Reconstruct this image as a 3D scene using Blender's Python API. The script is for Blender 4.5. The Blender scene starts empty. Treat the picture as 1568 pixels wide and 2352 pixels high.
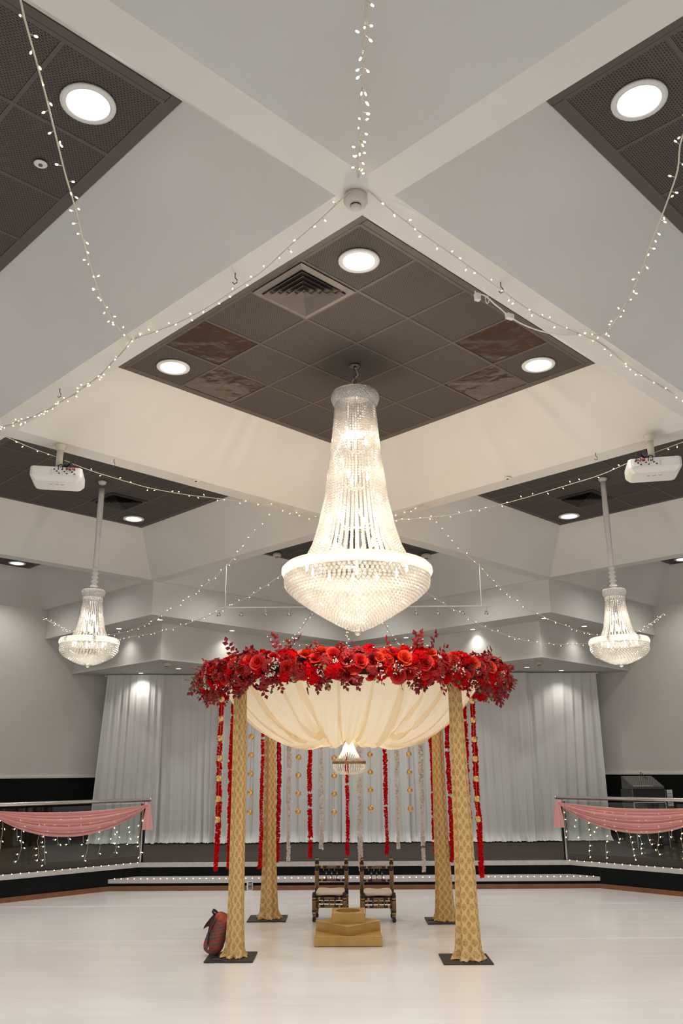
import bpy, math, random
from mathutils import Vector, Matrix
random.seed(7)
S2 = math.sqrt(2.0)
PI = math.pi
SC = bpy.context.scene
COL = SC.collection

# ------------------------------------------------------------------ camera
FPX, PITCH, YAW, ROLL = 1936.6, 0.2957, -0.001, -0.0059
EYE = Vector((0, 0, 1.6))
FW = Vector((math.sin(YAW) * math.cos(PITCH), math.cos(YAW) * math.cos(PITCH), math.sin(PITCH)))
_rt = Vector((math.cos(YAW), -math.sin(YAW), 0))
_up = _rt.cross(FW)
RT = math.cos(ROLL) * _rt + math.sin(ROLL) * _up
UP = -math.sin(ROLL) * _rt + math.cos(ROLL) * _up
cam_d = bpy.data.cameras.new('camera')
cam_d.sensor_fit = 'VERTICAL'
cam_d.sensor_height = 36.0
cam_d.lens = FPX / 2352.0 * 36.0
cam_d.clip_start = 0.05
cam = bpy.data.objects.new('camera', cam_d)
COL.objects.link(cam)
M = Matrix.Identity(4)
for i in range(3):
    M[i][0], M[i][1], M[i][2], M[i][3] = RT[i], UP[i], -FW[i], EYE[i]
cam.matrix_world = M
SC.camera = cam

# ------------------------------------------------------------------ world, exposure, render options
world = bpy.data.worlds.new('world')
SC.world = world
world.use_nodes = True
wb = world.node_tree.nodes['Background']
wb.inputs[0].default_value = (1.0, 0.985, 0.955, 1)
wb.inputs[1].default_value = 0.48
SC.view_settings.view_transform = 'Standard'
SC.view_settings.look = 'None'
SC.view_settings.gamma = 1.0
SC.view_settings.exposure = 0.22
SC.view_settings.use_curve_mapping = False
cy = SC.cycles
cy.use_denoising = True
cy.max_bounces = 8
cy.diffuse_bounces = 4
cy.glossy_bounces = 3
cy.transmission_bounces = 4
cy.transparent_max_bounces = 14
cy.sample_clamp_indirect = 4.0
cy.sample_clamp_direct = 30.0
cy.caustics_reflective = False
cy.caustics_refractive = False
DL_POWER = 76.0      # ceiling downlights
BD_POWER = 14.0      # small bulkhead downlights
CH_POWER = 165.0      # main chandelier
SMALL_CH_POWER = 22.0

def sight(px, py, Y):
    d = FW + RT * ((px - 784) / FPX) - UP * ((py - 1176) / FPX)
    return EYE + d * (Y / d.y)
def sight_z(px, py, z):
    d = FW + RT * ((px - 784) / FPX) - UP * ((py - 1176) / FPX)
    return EYE + d * ((z - EYE.z) / d.z)
def shown(p, m=60):
    d = Vector(p) - EYE
    z = d.dot(FW)
    if z < 0.2:
        return False
    x, y = 784 + FPX * d.dot(RT) / z, 1176 - FPX * d.dot(UP) / z
    return -m < x < 1568 + m and -m < y < 2352 + m

# ------------------------------------------------------------------ mesh helpers
class MB:
    def __init__(s):
        s.v, s.f, s.m, s.uv, s.cur = [], [], [], {}, 0
    def add(s, vs, fs, uvs=None):
        o = len(s.v)
        s.v += [tuple(p) for p in vs]
        for k, f in enumerate(fs):
            if uvs:
                s.uv[len(s.f)] = [uvs[i] for i in f]
            s.f.append([i + o for i in f])
            s.m.append(s.cur)
        return s
    def box(s, c, d, rz=0.0, mtx=None):
        x, y, z = d[0] / 2, d[1] / 2, d[2] / 2
        vs = [Vector((a, b, e)) for e in (-z, z) for a, b in ((-x, -y), (x, -y), (x, y), (-x, y))]
        if mtx is not None:
            vs = [mtx @ p for p in vs]
        elif rz:
            r = Matrix.Rotation(rz, 3, 'Z')
            vs = [r @ p for p in vs]
        vs = [p + Vector(c) for p in vs]
        return s.add(vs, [(3, 2, 1, 0), (4, 5, 6, 7), (0, 1, 5, 4), (1, 2, 6, 5), (2, 3, 7, 6), (3, 0, 4, 7)])
    def prism(s, poly, z0, z1):
        n = len(poly)
        vs = [(p[0], p[1], z0) for p in poly] + [(p[0], p[1], z1) for p in poly]
        a = sum(poly[i][0] * poly[(i + 1) % n][1] - poly[(i + 1) % n][0] * poly[i][1] for i in range(n))
        fs = [tuple(range(n)), tuple(range(n, 2 * n))] + [(i, (i + 1) % n, n + (i + 1) % n, n + i) for i in range(n)]
        if a > 0:
            fs[0] = fs[0][::-1]
        else:
            fs[1] = fs[1][::-1]
            fs[2:] = [f[::-1] for f in fs[2:]]
        return s.add(vs, fs)
    def lathe(s, prof, n=16, c=(0, 0, 0), cap=True, mtx=None):
        vs, fs, uvs = [], [], []
        L = 0
        for k, (r, z) in enumerate(prof):
            if k:
                L += math.hypot(r - prof[k - 1][0], z - prof[k - 1][1])
            for i in range(n):
                a = 2 * PI * i / n
                p = Vector((r * math.cos(a), r * math.sin(a), z))
                if mtx is not None:
                    p = mtx @ p
                vs.append(p + Vector(c))
                uvs.append((i / n, L))
        for k in range(len(prof) - 1):
            for i in range(n):
                j = (i + 1) % n
                fs.append((k * n + i, k * n + j, (k + 1) * n + j, (k + 1) * n + i))
        s.add(vs, fs, uvs)
        if cap:
            o = len(s.v) - len(vs)
            for base, rev in ((0, True), ((len(prof) - 1) * n, False)):
                f = [o + base + i for i in range(n)]
                s.f.append(f[::-1] if rev else f)
                s.m.append(s.cur)
        return s
    def tube(s, pts, r, n=6, cap=True):
        pts = [Vector(p) for p in pts]
        vs, fs = [], []
        up = Vector((0, 0, 1))
        for k, p in enumerate(pts):
            t = (pts[min(k + 1, len(pts) - 1)] - pts[max(k - 1, 0)])
            t.normalize()
            a = t.cross(up)
            if a.length < 0.05:
                a = t.cross(Vector((1, 0, 0)))
            a.normalize()
            b = t.cross(a)
            rr = r[k] if isinstance(r, (list, tuple)) else r
            for i in range(n):
                an = 2 * PI * i / n
                vs.append(p + a * (rr * math.cos(an)) + b * (rr * math.sin(an)))
        for k in range(len(pts) - 1):
            for i in range(n):
                j = (i + 1) % n
                fs.append((k * n + i, (k + 1) * n + i, (k + 1) * n + j, k * n + j))
        if cap:
            fs.append(tuple(range(n)))
            fs.append(tuple(range((len(pts) - 1) * n, len(pts) * n))[::-1])
        return s.add(vs, fs)
    def ball(s, c, r, seg=8, rings=5, sz=1.0):
        vs, fs = [(0, 0, r * sz)], []
        for k in range(1, rings):
            a = PI * k / rings
            for i in range(seg):
                b = 2 * PI * i / seg
                vs.append((r * math.sin(a) * math.cos(b), r * math.sin(a) * math.sin(b), r * sz * math.cos(a)))
        vs.append((0, 0, -r * sz))
        for i in range(seg):
            j = (i + 1) % seg
            fs.append((0, 1 + i, 1 + j))
            for k in range(rings - 2):
                fs.append((1 + k * seg + i, 1 + (k + 1) * seg + i, 1 + (k + 1) * seg + j, 1 + k * seg + j))
            fs.append((len(vs) - 1, 1 + (rings - 2) * seg + j, 1 + (rings - 2) * seg + i))
        return s.add([Vector(p) + Vector(c) for p in vs], fs)
    def grid(s, fn, nu, nv, uvscale=None):
        vs, uvs = [], []
        for j in range(nv + 1):
            for i in range(nu + 1):
                vs.append(Vector(fn(i / nu, j / nv)))
                uvs.append((i / nu, j / nv) if uvscale is None else (i / nu * uvscale[0], j / nv * uvscale[1]))
        fs = [(j * (nu + 1) + i, j * (nu + 1) + i + 1, (j + 1) * (nu + 1) + i + 1, (j + 1) * (nu + 1) + i) for j in range(nv) for i in range(nu)]
        return s.add(vs, fs, uvs)
    def mesh(s, name, mats, smooth=False):
        me = bpy.data.meshes.new(name)
        me.from_pydata(s.v, [], s.f)
        for m in (mats if isinstance(mats, (list, tuple)) else [mats]):
            me.materials.append(m)
        if max(s.m or [0]) > 0:
            me.polygons.foreach_set('material_index', s.m)
        if s.uv:
            ul = me.uv_layers.new(name='UVMap')
            for fi, cs in s.uv.items():
                p = me.polygons[fi]
                for k, li in enumerate(p.loop_indices):
                    ul.data[li].uv = cs[k]
        if smooth:
            me.polygons.foreach_set('use_smooth', [True] * len(me.polygons))
        me.update()
        return me
    def build(s, name, mats, parent=None, smooth=False, loc=None):
        o = bpy.data.objects.new(name, s.mesh(name, mats, smooth))
        COL.objects.link(o)
        if loc is not None:
            o.location = loc
        if parent is not None:
            o.parent = parent
        return o

def inst(name, me, parent=None, loc=(0, 0, 0), rot=None, scale=None):
    o = bpy.data.objects.new(name, me)
    COL.objects.link(o)
    o.location = loc
    if rot is not None:
        o.rotation_euler = rot
    if scale is not None:
        o.scale = scale if isinstance(scale, (tuple, list)) else (scale,) * 3
    if parent is not None:
        o.parent = parent
    return o
def empty(name, loc=(0, 0, 0), rz=0.0):
    o = bpy.data.objects.new(name, None)
    o.empty_display_size = 0.1
    COL.objects.link(o)
    o.location = loc
    o.rotation_euler = (0, 0, rz)
    return o
def tag(o, label, cat, group=None):
    o['label'] = label
    o['category'] = cat
    if group:
        o['group'] = group
    return o
def structure(o, label=None):
    o['kind'] = 'structure'
    if label:
        o['label'] = label
        o['category'] = 'room'
    return o
def face_dir(n, spin=0.0):
    return (Vector(n).to_track_quat('Z', 'Y').to_matrix() @ Matrix.Rotation(spin, 3, 'Z')).to_euler()
def lamp(name, kind, loc, power, color, parent=None, size=0.05, spot=None, aim=None, blend=0.5):
    d = bpy.data.lights.new(name, kind)
    d.energy = power
    d.color = color
    d.shadow_soft_size = size
    if kind == 'SPOT':
        d.spot_size = spot
        d.spot_blend = blend
    o = bpy.data.objects.new(name, d)
    COL.objects.link(o)
    o.location = loc
    if aim is not None:
        o.rotation_euler = Vector(aim).to_track_quat('-Z', 'Y').to_euler()
    if parent is not None:
        o.parent = parent
    return o

# ------------------------------------------------------------------ materials
def sock(n, k):
    return n.inputs[k]
def mat(name, col, rough=0.6, metal=0.0, spec=0.5, emit=None, estr=0.0):
    m = bpy.data.materials.new(name)
    m.use_nodes = True
    b = m.node_tree.nodes['Principled BSDF']
    b.inputs['Base Color'].default_value = (*col, 1)
    b.inputs['Roughness'].default_value = rough
    b.inputs['Metallic'].default_value = metal
    b.inputs['Specular IOR Level'].default_value = spec
    if emit:
        b.inputs['Emission Color'].default_value = (*emit, 1)
        b.inputs['Emission Strength'].default_value = estr
    return m
def nodes(m):
    nt = m.node_tree
    return nt, nt.nodes['Principled BSDF']
def N(nt, kind, **kw):
    n = nt.nodes.new(kind)
    for k, v in kw.items():
        setattr(n, k, v)
    return n
def ramp(nt, fac, stops):
    r = N(nt, 'ShaderNodeValToRGB')
    el = r.color_ramp.elements
    while len(el) > 1:
        el.remove(el[0])
    el[0].position, el[0].color = stops[0][0], (*stops[0][1], 1)
    for p, c in stops[1:]:
        e = el.new(p)
        e.color = (*c, 1)
    nt.links.new(fac, r.inputs[0])
    return r.outputs[0]
def noisy(name, c1, c2, scale, rough=0.6, bump=0.0, detail=3.0, **kw):
    m = mat(name, c1, rough, **kw)
    nt, b = nodes(m)
    tc = N(nt, 'ShaderNodeTexCoord')
    nz = N(nt, 'ShaderNodeTexNoise')
    nz.inputs['Scale'].default_value = scale
    nz.inputs['Detail'].default_value = detail
    nt.links.new(tc.outputs['Object'], nz.inputs['Vector'])
    nt.links.new(ramp(nt, nz.outputs[0], [(0.3, c1), (0.7, c2)]), b.inputs['Base Color'])
    if bump:
        bp = N(nt, 'ShaderNodeBump')
        bp.inputs['Strength'].default_value = bump
        bp.inputs['Distance'].default_value = 0.01
        nt.links.new(nz.outputs[0], bp.inputs['Height'])
        nt.links.new(bp.outputs[0], b.inputs['Normal'])
    return m
def mth(nt, op, a, b=None, c=None):
    n = N(nt, 'ShaderNodeMath', operation=op)
    for i, x in enumerate((a, b, c)):
        if x is None:
            continue
        if isinstance(x, (int, float)):
            n.inputs[i].default_value = x
        else:
            nt.links.new(x, n.inputs[i])
    return n.outputs[0]
def sheer(name, col, transp, transl, rough=0.8):
    m = bpy.data.materials.new(name)
    m.use_nodes = True
    nt = m.node_tree
    for n in list(nt.nodes):
        nt.nodes.remove(n)
    out = N(nt, 'ShaderNodeOutputMaterial')
    d = N(nt, 'ShaderNodeBsdfDiffuse')
    d.inputs[0].default_value = (*col, 1)
    t = N(nt, 'ShaderNodeBsdfTranslucent')
    t.inputs[0].default_value = (*col, 1)
    x = N(nt, 'ShaderNodeBsdfTransparent')
    m1, m2 = N(nt, 'ShaderNodeMixShader'), N(nt, 'ShaderNodeMixShader')
    m1.inputs[0].default_value = transl
    m2.inputs[0].default_value = transp
    nt.links.new(d.outputs[0], m1.inputs[1])
    nt.links.new(t.outputs[0], m1.inputs[2])
    nt.links.new(m1.outputs[0], m2.inputs[1])
    nt.links.new(x.outputs[0], m2.inputs[2])
    nt.links.new(m2.outputs[0], out.inputs[0])
    return m
def glow(name, col, strength):
    m = bpy.data.materials.new(name)
    m.use_nodes = True
    nt = m.node_tree
    for n in list(nt.nodes):
        nt.nodes.remove(n)
    out = N(nt, 'ShaderNodeOutputMaterial')
    e = N(nt, 'ShaderNodeEmission')
    e.inputs[0].default_value = (*col, 1)
    e.inputs[1].default_value = strength
    nt.links.new(e.outputs[0], out.inputs[0])
    try:
        m.cycles.emission_sampling = 'NONE'
    except Exception:
        pass
    return m

paint = noisy('white_paint', (0.705, 0.69, 0.66), (0.735, 0.72, 0.69), 2.0, 0.55)
panel_black = noisy('black_panelling', (0.006, 0.007, 0.007), (0.009, 0.010, 0.010), 6.0, 0.8, spec=0.15)
rail_white = mat('white_trim', (0.78, 0.76, 0.73), 0.4)
grid_mat = noisy('brown_grid_metal', (0.098, 0.079, 0.070), (0.106, 0.087, 0.078), 5.0, 0.6)
black_plastic = mat('black_plastic', (0.015, 0.015, 0.016), 0.45)
white_plastic = mat('white_plastic', (0.80, 0.79, 0.77), 0.4)
beige_plastic = mat('beige_plastic', (0.62, 0.57, 0.49), 0.5)
chrome = mat('polished_steel', (0.86, 0.84, 0.82), 0.2, 0.85)
dark_steel = mat('dark_steel', (0.16, 0.155, 0.15), 0.25, 1.0)
wire_white = mat('clear_wire', (0.62, 0.57, 0.48), 0.5)
bulb_warm = glow('fairy_bulb_light', (1.0, 0.80, 0.45), 5.0)
lens_glow = glow('downlight_lens', (1.0, 0.99, 0.97), 6.0)
chand_bulb = glow('chandelier_bulb', (1.0, 0.92, 0.78), 12.0)
# perforated ceiling tile
tile_mat = mat('perforated_tile', (0.12, 0.10, 0.09), 0.75)
nt, b = nodes(tile_mat)
tc = N(nt, 'ShaderNodeTexCoord')
br = N(nt, 'ShaderNodeTexBrick')
br.offset = 0.5
br.inputs['Scale'].default_value = 1.0
br.inputs['Brick Width'].default_value = 0.021
br.inputs['Row Height'].default_value = 0.0145
br.inputs['Mortar Size'].default_value = 0.0042
br.inputs['Mortar Smooth'].default_value = 0.2
br.inputs['Color1'].default_value = (0.016, 0.014, 0.013, 1)
br.inputs['Color2'].default_value = (0.025, 0.021, 0.020, 1)
br.inputs['Mortar'].default_value = (0.098, 0.081, 0.072, 1)
nt.links.new(tc.outputs['Object'], br.inputs['Vector'])
nt.links.new(br.outputs[0], b.inputs['Base Color'])
bp = N(nt, 'ShaderNodeBump')
bp.inputs['Strength'].default_value = 0.4
bp.inputs['Distance'].default_value = 0.004
nt.links.new(br.outputs['Fac'], bp.inputs['Height'])
nt.links.new(bp.outputs[0], b.inputs['Normal'])
# glossy smoked acrylic with warped reflections
acrylic = mat('smoked_acrylic', (0.075, 0.048, 0.033), 0.08)
nt, b = nodes(acrylic)
tc = N(nt, 'ShaderNodeTexCoord')
wv = N(nt, 'ShaderNodeTexNoise')
wv.inputs['Scale'].default_value = 5.0
nt.links.new(tc.outputs['Object'], wv.inputs['Vector'])
bp = N(nt, 'ShaderNodeBump')
bp.inputs['Strength'].default_value = 0.5
bp.inputs['Distance'].default_value = 0.03
nt.links.new(wv.outputs[0], bp.inputs['Height'])
nt.links.new(bp.outputs[0], b.inputs['Normal'])
# glossy white floor vinyl
vinyl = noisy('white_vinyl', (0.80, 0.80, 0.80), (0.84, 0.84, 0.84), 1.3, 0.20)
nt, b = nodes(vinyl)
b.inputs['Specular IOR Level'].default_value = 0.6
tc = N(nt, 'ShaderNodeTexCoord')
mp = N(nt, 'ShaderNodeMapping')
mp.inputs['Scale'].default_value = (0.5, 3.0, 1.0)
nz = N(nt, 'ShaderNodeTexNoise')
nz.inputs['Scale'].default_value = 1.2
nt.links.new(tc.outputs['Object'], mp.inputs[0])
nt.links.new(mp.outputs[0], nz.inputs['Vector'])
bp = N(nt, 'ShaderNodeBump')
bp.inputs['Strength'].default_value = 0.25
bp.inputs['Distance'].default_value = 0.02
nt.links.new(nz.outputs[0], bp.inputs['Height'])
nt.links.new(bp.outputs[0], b.inputs['Normal'])
carpet = noisy('stage_carpet', (0.050, 0.041, 0.035), (0.076, 0.063, 0.055), 90.0, 0.95, bump=0.3, spec=0.1)
skirt_wood = noisy('brown_skirting', (0.19, 0.072, 0.030), (0.24, 0.095, 0.040), 8.0, 0.45)
nosing_steel = noisy('brushed_nosing', (0.52, 0.50, 0.48), (0.62, 0.60, 0.58), 20.0, 0.3, metal=0.5)
nosing_white = mat('white_nosing', (0.52, 0.50, 0.50), 0.45)
curtain_mat = sheer('sheer_white_voile', (0.90, 0.90, 0.885), 0.04, 0.14)
pleat_mat = sheer('peach_chiffon_doubled', (0.97, 0.76, 0.48), 0.56, 0.35)
canopy_mat = sheer('peach_chiffon', (0.99, 0.87, 0.67), 0.02, 0.45)
pink_mat = sheer('pink_chiffon', (0.97, 0.52, 0.51), 0.09, 0.22)
# crystal
crystal = bpy.data.materials.new('crystal_glass')
crystal.use_nodes = True
nt = crystal.node_tree
for n in list(nt.nodes):
    nt.nodes.remove(n)
_o = N(nt, 'ShaderNodeOutputMaterial')
_t = N(nt, 'ShaderNodeBsdfTranslucent')
_t.inputs[0].default_value = (0.60, 0.595, 0.58, 1)
_g = N(nt, 'ShaderNodeBsdfGlossy')
_g.inputs[0].default_value = (0.70, 0.70, 0.70, 1)
_g.inputs['Roughness'].default_value = 0.10
_x = N(nt, 'ShaderNodeBsdfTransparent')
_x.inputs[0].default_value = (0.97, 0.96, 0.95, 1)
_m1, _m2 = N(nt, 'ShaderNodeMixShader'), N(nt, 'ShaderNodeMixShader')
_m1.inputs[0].default_value = 0.62
_m2.inputs[0].default_value = 0.46
nt.links.new(_t.outputs[0], _m1.inputs[1])
nt.links.new(_g.outputs[0], _m1.inputs[2])
nt.links.new(_m1.outputs[0], _m2.inputs[1])
nt.links.new(_x.outputs[0], _m2.inputs[2])
nt.links.new(_m2.outputs[0], _o.inputs[0])
crystal_band = bpy.data.materials.new('crystal_band')
crystal_band.use_nodes = True
nt = crystal_band.node_tree
for n in list(nt.nodes):
    nt.nodes.remove(n)
_o = N(nt, 'ShaderNodeOutputMaterial')
_t = N(nt, 'ShaderNodeBsdfTranslucent')
_t.inputs[0].default_value = (0.95, 0.93, 0.90, 1)
_d = N(nt, 'ShaderNodeBsdfDiffuse')
_d.inputs[0].default_value = (0.88, 0.87, 0.86, 1)
_g = N(nt, 'ShaderNodeBsdfGlossy')
_g.inputs['Roughness'].default_value = 0.15
_tc = N(nt, 'ShaderNodeTexCoord')
_v = N(nt, 'ShaderNodeTexVoronoi')
_v.inputs['Scale'].default_value = 75.0
nt.links.new(_tc.outputs['Object'], _v.inputs['Vector'])
_b = N(nt, 'ShaderNodeBump')
_b.invert = True
_b.inputs['Strength'].default_value = 0.9
_b.inputs['Distance'].default_value = 0.012
nt.links.new(_v.outputs['Distance'], _b.inputs['Height'])
_m1, _m2 = N(nt, 'ShaderNodeMixShader'), N(nt, 'ShaderNodeMixShader')
_m1.inputs[0].default_value = 0.45
_m2.inputs[0].default_value = 0.35
for q in (_d, _g, _t):
    nt.links.new(_b.outputs[0], q.inputs['Normal'])
nt.links.new(_d.outputs[0], _m1.inputs[1])
nt.links.new(_t.outputs[0], _m1.inputs[2])
nt.links.new(_m1.outputs[0], _m2.inputs[1])
nt.links.new(_g.outputs[0], _m2.inputs[2])
nt.links.new(_m2.outputs[0], _o.inputs[0])
# clear rail glass
glass = bpy.data.materials.new('clear_glass')
glass.use_nodes = True
nt = glass.node_tree
for n in list(nt.nodes):
    nt.nodes.remove(n)
_o = N(nt, 'ShaderNodeOutputMaterial')
_g = N(nt, 'ShaderNodeBsdfGlossy')
_g.inputs['Roughness'].default_value = 0.03
_x = N(nt, 'ShaderNodeBsdfTransparent')
_x.inputs[0].default_value = (0.86, 0.90, 0.88, 1)
_fr = N(nt, 'ShaderNodeFresnel')
_fr.inputs[0].default_value = 1.45
_m1 = N(nt, 'ShaderNodeMixShader')
nt.links.new(_fr.outputs[0], _m1.inputs[0])
nt.links.new(_x.outputs[0], _m1.inputs[1])
nt.links.new(_g.outputs[0], _m1.inputs[2])
nt.links.new(_m1.outputs[0], _o.inputs[0])
# gold brocade with an ogee pattern, from UV in metres
brocade = mat('gold_brocade', (0.6, 0.42, 0.18), 0.5, spec=0.4)
nt, b = nodes(brocade)
tc = N(nt, 'ShaderNodeTexCoord')
sx = N(nt, 'ShaderNodeSeparateXYZ')
nt.links.new(tc.outputs['UV'], sx.inputs[0])
PU, PV = 0.074, 0.094
def ogee(du, dv):
    a = mth(nt, 'SUBTRACT', mth(nt, 'FRACT', mth(nt, 'ADD', mth(nt, 'DIVIDE', sx.outputs[0], PU), du)), 0.5)
    c = mth(nt, 'SUBTRACT', mth(nt, 'FRACT', mth(nt, 'ADD', mth(nt, 'DIVIDE', sx.outputs[1], PV), dv)), 0.5)
    e = mth(nt, 'POWER', mth(nt, 'ABSOLUTE', mth(nt, 'DIVIDE', a, 0.40)), 1.6)
    g = mth(nt, 'POWER', mth(nt, 'ABSOLUTE', mth(nt, 'DIVIDE', c, 0.46)), 1.6)
    return mth(nt, 'ADD', e, g)
og = mth(nt, 'MINIMUM', ogee(0, 0), ogee(0.5, 0.5))
gold_light, gold_dark = (0.70, 0.47, 0.20), (0.36, 0.185, 0.048)
fl = N(nt, 'ShaderNodeTexVoronoi')
fl.inputs['Scale'].default_value = 95.0
nt.links.new(tc.outputs['UV'], fl.inputs['Vector'])
speck = mth(nt, 'MULTIPLY', mth(nt, 'GREATER_THAN', fl.outputs['Distance'], 0.42), 0.55)
base = ramp(nt, og, [(0.0, gold_dark), (0.50, (0.42, 0.235, 0.070)), (0.58, (0.56, 0.35, 0.13)), (0.66, gold_light), (1.0, (0.72, 0.50, 0.23))])
mx = N(nt, 'ShaderNodeMixRGB')
mx.inputs[2].default_value = (*gold_light, 1)
nt.links.new(speck, mx.inputs[0])
nt.links.new(base, mx.inputs[1])
nt.links.new(mx.outputs[0], b.inputs['Base Color'])
# dark lacquer with a gold lattice, from UV (turn, metres)
lattice = mat('gold_lattice_lacquer', (0.02, 0.012, 0.009), 0.3)
nt, b = nodes(lattice)
tc = N(nt, 'ShaderNodeTexCoord')
sx = N(nt, 'ShaderNodeSeparateXYZ')
nt.links.new(tc.outputs['UV'], sx.inputs[0])
uu = mth(nt, 'MULTIPLY', sx.outputs[0], 6.0)
vv = mth(nt, 'MULTIPLY', sx.outputs[1], 38.0)
l1 = mth(nt, 'ABSOLUTE', mth(nt, 'SUBTRACT', mth(nt, 'FRACT', mth(nt, 'ADD', uu, vv)), 0.5))
l2 = mth(nt, 'ABSOLUTE', mth(nt, 'SUBTRACT', mth(nt, 'FRACT', mth(nt, 'SUBTRACT', uu, vv)), 0.5))
ln = mth(nt, 'MINIMUM', l1, l2)
cr = mth(nt, 'MAXIMUM', l1, l2)
bf = mth(nt, 'MAXIMUM', mth(nt, 'LESS_THAN', ln, 0.09), mth(nt, 'GREATER_THAN', mth(nt, 'ADD', l1, l2), 0.86))
nt.links.new(ramp(nt, bf, [(0.0, (0.025, 0.012, 0.008)), (1.0, (0.52, 0.30, 0.10))]), b.inputs['Base Color'])
lacquer = mat('dark_lacquer', (0.016, 0.010, 0.008), 0.3)
gold_band = mat('gold_lacquer', (0.50, 0.27, 0.085), 0.3, 0.3)
cream_cloth = noisy('cream_cushion', (0.74, 0.65, 0.55), (0.80, 0.71, 0.61), 30.0, 0.85, bump=0.2)
brass = noisy('brass_sheet', (0.50, 0.30, 0.085), (0.58, 0.37, 0.12), 7.0, 0.42, metal=0.35)
brass_beads = mat('brass_beading', (0.72, 0.52, 0.26), 0.35, 0.5)
gold_ball = mat('gold_ball', (0.80, 0.54, 0.21), 0.22, 0.7)
plate_mat = mat('matt_black_steel', (0.022, 0.020, 0.018), 0.55)
red_petal = sheer('red_petal', (0.78, 0.008, 0.014), 0.0, 0.4)
rose_orange = noisy('rose_orange_red', (0.78, 0.035, 0.008), (0.88, 0.075, 0.018), 14.0, 0.55)
rose_red = noisy('rose_red', (0.55, 0.008, 0.008), (0.74, 0.022, 0.012), 14.0, 0.55)
rose_deep = noisy('rose_deep_red', (0.27, 0.003, 0.007), (0.42, 0.006, 0.009), 14.0, 0.6)
leaf_red = noisy('dark_red_leaf', (0.17, 0.003, 0.007), (0.30, 0.008, 0.012), 12.0, 0.5)
leaf_green = noisy('olive_leaf', (0.13, 0.11, 0.03), (0.22, 0.19, 0.06), 12.0, 0.55)
moss = noisy('dark_moss', (0.07, 0.005, 0.006), (0.03, 0.012, 0.006), 25.0, 0.9)
gyp = mat('white_blossom', (0.82, 0.78, 0.74), 0.7)
white_petal = sheer('white_petal', (0.95, 0.90, 0.88), 0.0, 0.45)
thread_mat = mat('gold_thread', (0.40, 0.26, 0.08), 0.5)
antique_brass = noisy('antique_brass', (0.18, 0.115, 0.055), (0.42, 0.30, 0.16), 55.0, 0.35, metal=0.6)

# ================================================================== STRUCTURE
CX, CY, PITCHUV = 0.13, 6.905, 4.458
H1, H2, HO, HPAN, TP = 4.48, 5.095, 2.121, 1.529, 0.583
Z1, Z2, WALL = 3.95, 3.346, 10.29
def uv(u, v, z=None):
    x, y = CX + (u - v) / S2, CY + (u + v) / S2
    return (x, y) if z is None else Vector((x, y, z))
R45 = PI / 4

# floor: vinyl sheets laid side by side over a base
fb = MB().box((0, 4.0, -0.06), (24, 24, 0.10))
floor = structure(fb.build('floor', mat('floor_base', (0.6, 0.58, 0.56), 0.6)), 'glossy white vinyl floor laid in wide sheets')
ys = [-6.0, -4.8, -3.6, -2.4, -1.2, 0.0, 1.2, 2.4, 3.55, 4.7, 5.75, 6.85, 8.0, 9.15, 10.3, 11.35, 12.70]
for k in range(len(ys) - 1):
    y0, y1 = ys[k], ys[k + 1]
    sh = MB()
    t = 0.0025 * (k % 2)
    sh.grid(lambda a, c: (-11.5 + 23 * a, y0 - 0.02 + (y1 - y0 + 0.02) * c, t + 0.0012 * math.sin(9 * a + k) * c), 30, 3)
    sh.add([(-11.5, y0 - 0.02, t), (11.5, y0 - 0.02, t), (11.5, y0 - 0.02, t - 0.006), (-11.5, y0 - 0.02, t - 0.006)], [(0, 3, 2, 1)])
    sh.build('floor_sheet', vinyl, floor)

# stage
SZ, SH, SY = 0.33, 3.085, 13.0
WL = 6.3
lw = [(CX - SH, SY), (CX - SH - WL, SY - WL)]
rw = [(CX + SH, SY), (CX + SH + WL, SY - WL)]
poly = [lw[0], rw[0], rw[1], (rw[1][0] + 3.0, rw[1][1] + 3.0), (8.0, 14.2), (5.2, 17.7), (-4.9, 17.7), (-7.7, 14.2), (lw[1][0] - 3.0, lw[1][1] + 3.0), lw[1]]
stage = structure(MB().prism(poly, 0.0, SZ - 0.004).build('stage', carpet), 'low stage covered in dark brown carpet')
def strip(name, m, p, q, z0, z1, out, depth, parent):
    p, q = Vector((*p, 0)), Vector((*q, 0))
    d = (q - p).normalized()
    n = Vector((d.y, -d.x, 0)) * out
    bx = [p, q, q + n * depth, p + n * depth]
    return MB().prism([(a.x, a.y) for a in bx], z0, z1).build(name, m, parent)
for p, q in ((lw[1], lw[0]), (lw[0], rw[0]), (rw[0], rw[1])):
    wing = p[1] != q[1]
    strip('fascia', panel_black, p, q, 0.0, SZ - 0.06, 1, 0.012, stage)
    strip('nosing', nosing_white if wing else nosing_steel, p, q, SZ - 0.058, SZ + 0.004, 1, 0.03, stage)
    if wing:
        strip('skirting', skirt_wood, p, q, 0.0, 0.062, 1, 0.03, stage)
ty = 12.68
hx = SH + (SY - ty)
stp = structure(MB().prism([(CX - hx, ty), (CX + hx, ty), (CX + SH, SY - 0.013), (CX - SH, SY - 0.013)], 0.0, 0.10).build('stage_step', panel_black), 'single black step along the front of the stage')
MB().box((CX, ty - 0.012, 0.031), (2 * hx + 0.02, 0.024, 0.062)).build('skirting', skirt_wood, stp)
MB().prism([(CX - hx, ty - 0.03), (CX + hx, ty - 0.03), (CX + SH, SY - 0.014), (CX - SH, SY - 0.014)], 0.10, 0.152).build('tread', nosing_white, stp)

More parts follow.
